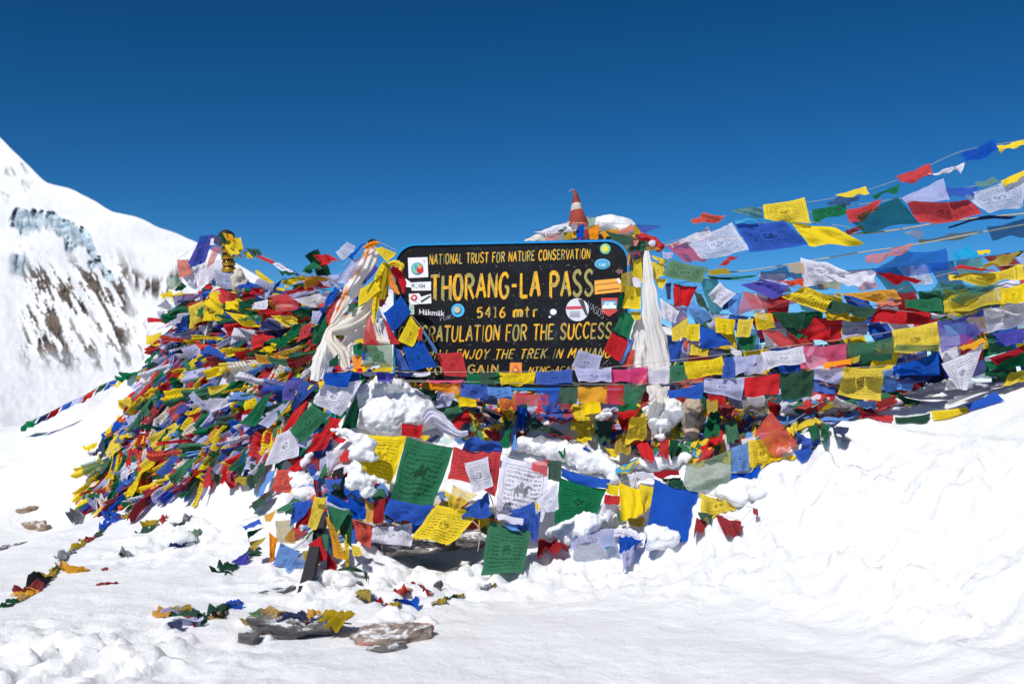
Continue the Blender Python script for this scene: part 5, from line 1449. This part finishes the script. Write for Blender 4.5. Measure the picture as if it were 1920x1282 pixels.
# leaning post
b0, b1 = P(566, 1136, 4.5), P(606, 965, 5.2)
v, f = [], []
ax = (b1 - b0).normalized(); sx = ax.cross(Vector((0, 1, 0))).normalized(); sy = ax.cross(sx)
for t, wx, wy in ((0, .030, .022), (.3, .027, .021), (.62, .026, .02), (1, .024, .02)):
    for a, b in ((-1, -1), (1, -1), (1, -.35), (.86, -.35), (.86, .35), (1, .35), (1, 1), (-1, 1)): v.append(b0.lerp(b1, t) + sx * (a * wx) + sy * (b * wy))
for k in range(3): f += [(k * 8 + i, k * 8 + (i + 1) % 8, k * 8 + 8 + (i + 1) % 8, k * 8 + 8 + i) for i in range(8)]
f += [tuple(range(8))[::-1], tuple(range(24, 32))]
tag(mesh_obj('post', v, f, M_WOOD, smooth=False), 'dark weathered post leaning in the snow at the left end of the front string', 'post')
string('string of flags knotted round the dark leaning post', ((500, 4.95), (670, 4.92)), '''
8 430,138 552,118 505,232 404,302 blue n a.07
8 470,220 560,150 520,270 440,300 dred n
8 555,130 637,140 572,312 522,292 yellow p a.07
8 560,100 640,110 620,150 560,135 yellow n a.1
8 640,150 778,190 702,322 652,242 green n a.06
8 700,200 800,200 790,420 720,330 dgreen n a.07
8 630,222 660,230 768,500 690,482 ochre p a.06
8 740,330 782,342 772,560 762,588 yellow n a.1
8 790,400 840,410 860,470 800,470 yellow n a.12
8 520,398 600,345 640,480 600,502 red n a.08
8 640,440 700,520 690,600 640,560 dred n a.1
8 570,330 650,335 645,430 610,420 green n a.08
8 490,440 592,418 602,522 510,532 mustard n a.1
8 352,386 475,440 402,572 284,565 lblue p a.06
8 430,470 512,492 492,632 378,592 lblue q a.06
8 280,320 332,362 302,505 288,512 orange p
8 398,432 560,320 540,380 440,430 white q a.08
8 320,252 432,238 442,392 332,382 mustard q a.09
8 248,222 326,178 302,252 262,264 ochre n a.1
8 114,288 222,238 232,272 132,306 blue n a.1
8 145,322 252,292 200,330 150,392 dgreen n a.1
8 160,380 270,350 190,440 160,420 mustard n a.1
8 440,340 520,290 500,330 440,380 dred n a.1
8 590,512 650,600 745,705 680,670 red n a.06
8 630,580 690,600 745,725 606,718 red p a.08
8 740,702 762,715 806,778 790,776 dgreen n
8 380,190 440,160 420,210 380,215 dgreen n
''', [(455, 975, 0), (520, 960, 0), (600, 950, 0), (640, 965, 0), (700, 985, 0)])
# ---------------------------------------------------------------- rags of flag strings lying in the snow
def rag(label, c, path, cols, w_=.05, off=.01, group='flag strings half buried in the snow'):
    q = catmull(pts(c, path), len(cols) * 4 + 1); rs = random.Random(len(label) + len(cols))
    w_ *= .85; W3 = [P(x, y, gd(x, y) - off) for x, y in q]
    root = empty('flag_string', W3[0]); tag(root, label, 'prayer flags', group); cord(W3, root, .003, M_CORDD)
    for i, col in enumerate(cols):
        A, B = W3[4 * i], W3[4 * i + 4]; e = B - A; s = Vector((0, 0, 1)).cross(e).normalized()
        if s.y > 0: s = -s
        h = w_ * rs.uniform(.6, 1.4); sk = e * rs.uniform(-.2, .4)
        up = Vector((0, 0, .004 + off * .2))
        patch('flag', A - s * h * .3 + up, B - s * h * .3 + up, B + s * h * rs.uniform(.1, 1) + sk * .4, A + s * h + sk, col, rs.choice('nnp'), seed(), .20, n=(16, 12), parent=root, push=False)
rag('long twisted string of orange and red flags trailing to the bottom left', 'c', '55,1030 150,975 240,925 290,890 350,840 420,770 500,735 580,755 640,765', ['dgreen', 'tan', 'ochre', 'dred', 'black', 'mustard', 'dgreen', 'ochre', 'ochre'], .08)
rag('grey, yellow and blue string running up to the bottom of the heap', 'c', '475,690 530,620 600,585 680,525 740,480 800,430 860,370 950,345', ['grey', 'grey', 'mustard', 'dred', 'dgreen', 'blue', 'blue', 'dred'], .07)
rag('blue bundle of flags at the bottom of the heap', 'c', '830,330 880,350 930,370 975,335', ['blue', 'blue', 'mustard'], .12)
rag('red and olive rag by a round snow lump', 'c', '1110,475 1160,420 1200,370 1250,360', ['dgreen', 'mustard', 'red'], .10)
rag('grey rag behind a round snow lump', 'c', '1280,400 1330,420 1390,390 1440,350', ['grey', 'dgreen', 'grey'], .05)
rag('dark green rag in the snow right of the round lump', 'c', '1310,590 1370,570 1430,520 1480,450', ['navy', 'dgreen', 'sage'], .07)
rag('tiny yellow and black rag in the snow', 'c', '890,635 920,630 950,625', ['mustard', 'black'], .05)
rag('grey shadowed rag corner beside the tiny yellow rag', 'c', '950,620 990,650', ['grey'], .03)
rag('dark red rag lying alone on the left snow', 'c', '720,865 780,855 880,852', ['dred', 'dred'], .05)
rag('dark red tip of cloth above the lone red rag', 'c', '765,755 800,740', ['dred'], .04)
rag('crumpled yellow, green and blue string left of the long low rock', 'c', '1230,1110 1300,1060 1380,1050 1450,1090 1540,1120 1620,1100 1680,1040 1760,1000', ['ochre', 'mustard', 'lav', 'dgreen', 'dgreen', 'tan', 'dgreen', 'blue'], .10)
rag('navy and white rag under the yellow string left of the long low rock', 'c', '1270,1170 1330,1160 1400,1130 1450,1120', ['navy', 'lav', 'dred'], .09)
rag('dark green string slanting into the snow left of the leaning post', '8', '5,585 60,530 120,480 185,430', ['dgreen', 'purple', 'dgreen'], .09)
rag('green and black rag at the far left of the leaning post string', '8', '-10,860 10,800 60,760', ['black', 'dgreen', 'navy'], .05)
rag('yellow, lavender and blue rag in the snow under the front string', '8', '820,720 890,700 950,750 1030,790 1100,760 1150,770', ['mustard', 'lav', 'dred', 'mustard', 'blue'], .09)
rag('red rag beside the dark stone tip', '8', '1170,645 1230,665 1285,690', ['dred', 'dred'], .05)
rag('pink rag shreds left of the red rag', '8', '1060,690 1110,690 1160,690', ['coral', 'salmon'], .04)
rag('thin green and yellow rag right of the dark stone tip', '8', '1290,775 1370,740 1430,725 1490,712', ['mustard', 'dgreen', 'mustard'], .04)
rag('tiny yellow scrap on the snow below the green flag', '8', '1590,680 1640,660 1690,645', ['grey', 'mustard'], .03)
rag('cloth strips draped over the long low rock', '8', '170,880 290,850 360,890 440,890 520,870 600,870 700,880 790,890', ['sage', 'tan', 'navy', 'navy', 'ochre', 'mustard', 'mustard'], .12, .16)
rag('red cloth corner at the far left edge of the snow', 'c', '0,600 30,595 60,590', ['red', 'grey'], .05)
# far string coming down from the shoulder on the left
q = pts('d', '110,1262 180,1235 240,1205 300,1175 365,1145 430,1105 480,1085 545,1065 600,1040 645,1020'); root = empty('flag_string'); W3 = [P(x, y, gd(x, y, 9.5) - .12 if i not in (0,) else gd(x, y, 9.5)) for i, (x, y) in enumerate(q)]
root.location = W3[0]; tag(root, 'thin string of small flags coming down the far left snow shoulder', 'prayer flags', 'strings of prayer flags'); cord(W3, root, .003)
for i, col in enumerate(['green', 'navy', 'dred', 'blue', 'lav', 'red', 'dgreen', 'blue', 'yellow', 'green', 'mustard']):
    t = (i + .5) / 11; a = np.array([tuple(p) for p in W3]); g = lambda s: Vector([float(np.interp(s, np.linspace(0, 1, len(a)), a[:, j])) for j in range(3)])
    A, B = g(t - .038), g(t + .038); dn = Vector((-.05, -.02, -.09)); patch('flag', A, B, B + dn * .8, A + dn, col, 'n', seed(), .12, parent=root)
# ---------------------------------------------------------------- cairn behind the sign
cairn = empty('stone_cairn', P(1100, 520, 7.2)); tag(cairn, 'stone cairn draped with cloth rising behind the sign', 'cairn')
st = [P(1095, 478, 7.35)]
b = [(P(1095, 500, 7.4), (.46, .40, .36)), (P(1040, 490, 7.3), (.25, .3, .22)), (P(1155, 480, 7.3), (.24, .3, .26))]
o = lump('stones', b, M_ROCKG, .03, .05, 5, cairn, facet=.9, smooth=False, sd=77)
o = lump('snow_cap', [(P(1140, 424, 7.15), (.20, .18, .075)), (P(1165, 434, 7.1), (.13, .15, .07)), (P(1105, 428, 7.1), (.13, .16, .06)), (P(1060, 436, 7.05), (.14, .12, .05)), (P(1030, 445, 7.05), (.12, .10, .035))], M_SNOW, .015, .012, 8, cairn, sd=78)
string('string of pink, yellow and green cloths draped round the cairn', ((985, 6.80), (1230, 6.72)), '''
e 155,700 400,570 400,720 155,730 cream n a.1
e 250,610 700,470 640,610 400,630 white n a.09
e 405,622 620,600 540,700 400,710 salmon s a.07
e 620,615 712,610 710,700 625,700 mustard n
e 540,590 650,535 640,580 560,600 sage n
e 700,610 780,590 770,690 715,690 ochre n a.1
e 770,560 865,500 860,690 775,690 blue n a.1
e 790,650 820,650 830,700 785,700 red n
e 860,580 920,570 915,690 868,690 dred n
e 920,550 1050,510 1040,690 925,690 orange n a.12
e 1040,600 1280,560 1270,610 1110,690 ochre n a.12
e 1260,600 1440,510 1470,600 1290,640 salmon n a.06
e 1290,640 1540,610 1530,690 1420,670 tan n a.08
e 1115,595 1440,650 1440,760 1260,760 dgreen n a.05 o.05
e 1440,660 1540,670 1500,770 1440,770 salmon n a.1
e 1500,720 1640,690 1640,810 1380,810 green n a.1
e 900,440 1010,430 990,530 910,550 sage s a.1
e 700,520 780,480 790,580 720,600 grey n a.12
e 1470,520 1800,540 1640,600 1560,620 purple s a.06
e 1450,530 1510,540 1560,640 1470,640 mustard n a.06
''')
# striped cone
def lathe(name, axis0, axis1, prof, mat, parent, k=24, wob=0.0):
    a = (axis1 - axis0); L = a.length; a.normalize(); sx = a.cross(Vector((0, 1, 0))).normalized(); sy = a.cross(sx); V = []
    for t, r in prof:
        for i in range(k):
            q = 2 * math.pi * i / k; rr = r * (1 + wob * math.sin(q * 3 + t * 5)); V.append(axis0 + a * (L * t) + sx * (rr * math.cos(q)) + sy * (rr * math.sin(q)))
    F = [(j * k + i, j * k + (i + 1) % k, (j + 1) * k + (i + 1) % k, (j + 1) * k + i) for j in range(len(prof) - 1) for i in range(k)]
    F += [tuple(range(k))[::-1], tuple((len(prof) - 1) * k + i for i in range(k))]
    return mesh_obj(name, V, F, mat, parent)
c0, c1 = P(1085, 422, 6.85), P(1078, 356, 6.87)
cone = empty('striped_cone', c0); tag(cone, 'dull red cone with a white band standing on the cairn', 'cone')
M_CRED = mat_plain('faded_red_plastic', srgb(150, 58, 42), .75, 16, .6); M_CWH = mat_plain('dull_white_band', srgb(190, 180, 176), .75, 16, .5)
rad = lambda t: .062 * (1 - t) + .007
for nm, t0, t1, m in (('lower_band', 0, .42, M_CRED), ('white_band', .42, .62, M_CWH), ('tip', .62, 1, M_CRED)):
    lathe(nm, c0, c1, [(t0, rad(t0) - .02 * 0), (t0 + .001, rad(t0)), ((t0 + t1) / 2, rad((t0 + t1) / 2)), (t1 - .001, rad(t1))], m, cone, wob=.10)
v, f = tube([c1, c1 + Vector((-.02, -.01, .004)), c1 + Vector((-.045, -.01, -.02))], .003); mesh_obj('string_tail', v, f, M_CORD, cone)
lathe('rim', c0 + Vector((0, -.0, -.012)), c0 + Vector((0, 0, .012)), [(0, .06), (.4, .075), (.7, .074), (1, .064)], mat_plain('orange_rim', srgb(226, 120, 92), .6), cone, wob=.06)
tag(lump('cloth_bundle', [(P(1228, 458, 5.78), (.038, .04, .034)), (P(1236, 463, 5.78), (.030, .04, .030)), (P(1214, 447, 5.8), (.05, .04, .014)), (P(1204, 443, 5.8), (.03, .03, .012))], cloth('red', 'n'), .006, .010, 22, sd=5), 'red cloth tied in a ball at the top right corner of the sign', 'cloth', 'cloths tied to the ends of the sign')
tag(lump('cloth_bundle', [(P(1223, 456, 5.73), (.021, .014, .020))], cloth('white', 'n'), .004, .004, 22, sd=6, it=2), 'white pad on the red ball at the top right corner of the sign', 'cloth', 'cloths tied to the ends of the sign')
loose('orange twist of cloth under the red ball', 'b', '385,190 470,170 520,205 400,210', 'ochre', 'n', 5.74, amp=.15)
# sack, grey garment
ds = gd(1297, 805) - .05
tag(lump('tan_sack', [(P(1297, 800, ds), (.062, .05, .080)), (P(1301, 768, ds + .02), (.045, .045, .065)), (P(1289, 826, ds), (.055, .05, .04)), (P(1306, 748, ds + .03), (.025, .03, .04))], mat_plain('tan_canvas', srgb(178, 160, 140), .8, 14, .25, .2, 0, .6), .008, .03, 14, sd=9), 'tan canvas sack sagging beside the foot of the white scarf', 'sack')
g = scarf('grey white crumpled garment lying under the green print flag', '4', '1340,640 1400,600 1500,680 1580,730 1650,720', (5.42, 5.40), (80, 120, 110, 70, 40), 'white', name='garment', pleat=.3); g['category'] = 'garment'
def tagcard(label, corners, col, d):
    q = [P(*s, d) for s in corners]; n = (q[1] - q[0]).cross(q[3] - q[0]).normalized() * .004
    v = [a for a in q] + [a + n for a in q]; return mesh_obj('card', v, [(0, 1, 2, 3), (7, 6, 5, 4), (0, 4, 5, 1), (1, 5, 6, 2), (2, 6, 7, 3), (3, 7, 4, 0)], colmat(col), smooth=False)
tag(tagcard('', pts('4', '1360,775 1430,730 1455,745 1390,790'), (20, 40, 70), 5.30), 'navy label card tucked under the grey white garment', 'label')
tag(tagcard('', pts('4', '1440,790 1480,750 1540,770 1510,805'), (205, 225, 215), 5.31), 'pale green card beside the navy label card', 'card')
for k, (s, lb) in enumerate((('1690,530 1820,570 1890,600', 'upper bare stick by the sign foot'), ('1740,560 1790,620 1840,660', 'lower bare stick by the sign foot'), ('10,285 60,330 150,380', 'bare stick pointing down right of the other sticks'))):
    c = '4' if k < 2 else '5'; q = pts(c, s); v, f = tube([P(x, y, gd(x, y) - .16) for x, y in q], [.008, .007, .005], 7)
    tag(mesh_obj('stick', v, f, M_ROCKB), lb, 'stick')
# white loop of cord hanging at the big yellow flag
v, f = tube([P(x, y, 4.95) for x, y in catmull(pts('8', '1540,250 1580,290 1590,340 1575,445'), 14)], .003); tag(mesh_obj('hanging_cord', v, f, M_CORD), 'white cord end hanging below the wide yellow flag', 'cord')
v, f = tube([P(x, y, 5.0) for x, y in catmull(pts('8', '1640,70 1665,130 1690,200 1750,215 1790,200'), 16)], .003); tag(mesh_obj('hanging_cord', v, f, M_CORD), 'white cord sagging across the bottom of the white horse flag', 'cord')
# ---------------------------------------------------------------- golden finial on the heap's peak
f0, f1 = P(432, 540, 7.9), P(424, 437, 7.9)
fin = empty('gilded_finial', f0); tag(fin, 'gilded finial with dark bands on the peak of the left heap', 'finial')
lathe('shaft', f0, f1, [(0, .045), (.5, .042), (.52, .046), (.8, .04), (.99, .03)], M_DARKM, fin)
for t, r in ((.28, .055), (.40, .053), (.52, .052), (.64, .050), (.75, .046)):
    lathe('ring', f0.lerp(f1, t), f0.lerp(f1, t + .085), [(0, r * .97), (.1, r), (.9, r), (1, r * .97)], M_GOLD, fin)
lathe('dome', f0.lerp(f1, .84), f0.lerp(f1, 1.06), [(0, .04), (.2, .06), (.5, .066), (.75, .055), (.92, .03), (1, .01)], M_DARKM, fin)
tag(lump('cloth_bundle', [(P(447, 525, 7.7), (.06, .06, .10)), (P(456, 535, 7.7), (.05, .05, .07))], cloth('cream', 'n'), .012, .03, 12, sd=15), 'cream wad of cloth below the finial on its right', 'cloth')

snow('snow bank lapping over the back of the stained foreground rock', [(700, 1166, 22), (745, 1160, 26), (795, 1172, 18)], off=-.03, flat_=.35, disp=.012)
snow('snow bank lapping against the left of the long low rock', [(470, 1168, 20), (520, 1182, 16), (500, 1200, 16)], off=-.02, flat_=.4, disp=.012)

string('cloths bundled over the top of the golden finial', ((400, 7.78), (460, 7.76)), """
2 1090,70 1150,62 1200,130 1110,140 dgreen n a.14
2 1120,60 1190,75 1215,120 1150,120 ochre n a.14
2 1150,100 1250,95 1270,185 1170,170 yellow n a.14
2 1130,150 1200,140 1250,215 1180,225 yellow n a.14
2 1060,80 1120,90 1110,160 1060,140 navy n a.14
2 1040,100 1075,95 1070,150 1030,150 white n a.1
2 1200,170 1240,190 1260,250 1225,230 tan n a.1
2 1195,320 1260,320 1285,400 1215,390 cream n a.12
2 1060,330 1190,345 1260,470 1080,440 lav p a.07
""")

# the pole beyond the right of the frame that the flying strings run to
g0 = float(tz(POLE.x, POLE.y)); v, f = tube([Vector((POLE.x, POLE.y, g0 - .3)), Vector((POLE.x + .01, POLE.y, g0 + .8)), Vector((POLE.x, POLE.y, POLE.z + 1.9))], [.04, .036, .03], 10)
tag(mesh_obj('flag_pole', v, f, M_WOOD), 'wooden pole far right that the flying flag strings are tied to', 'pole')
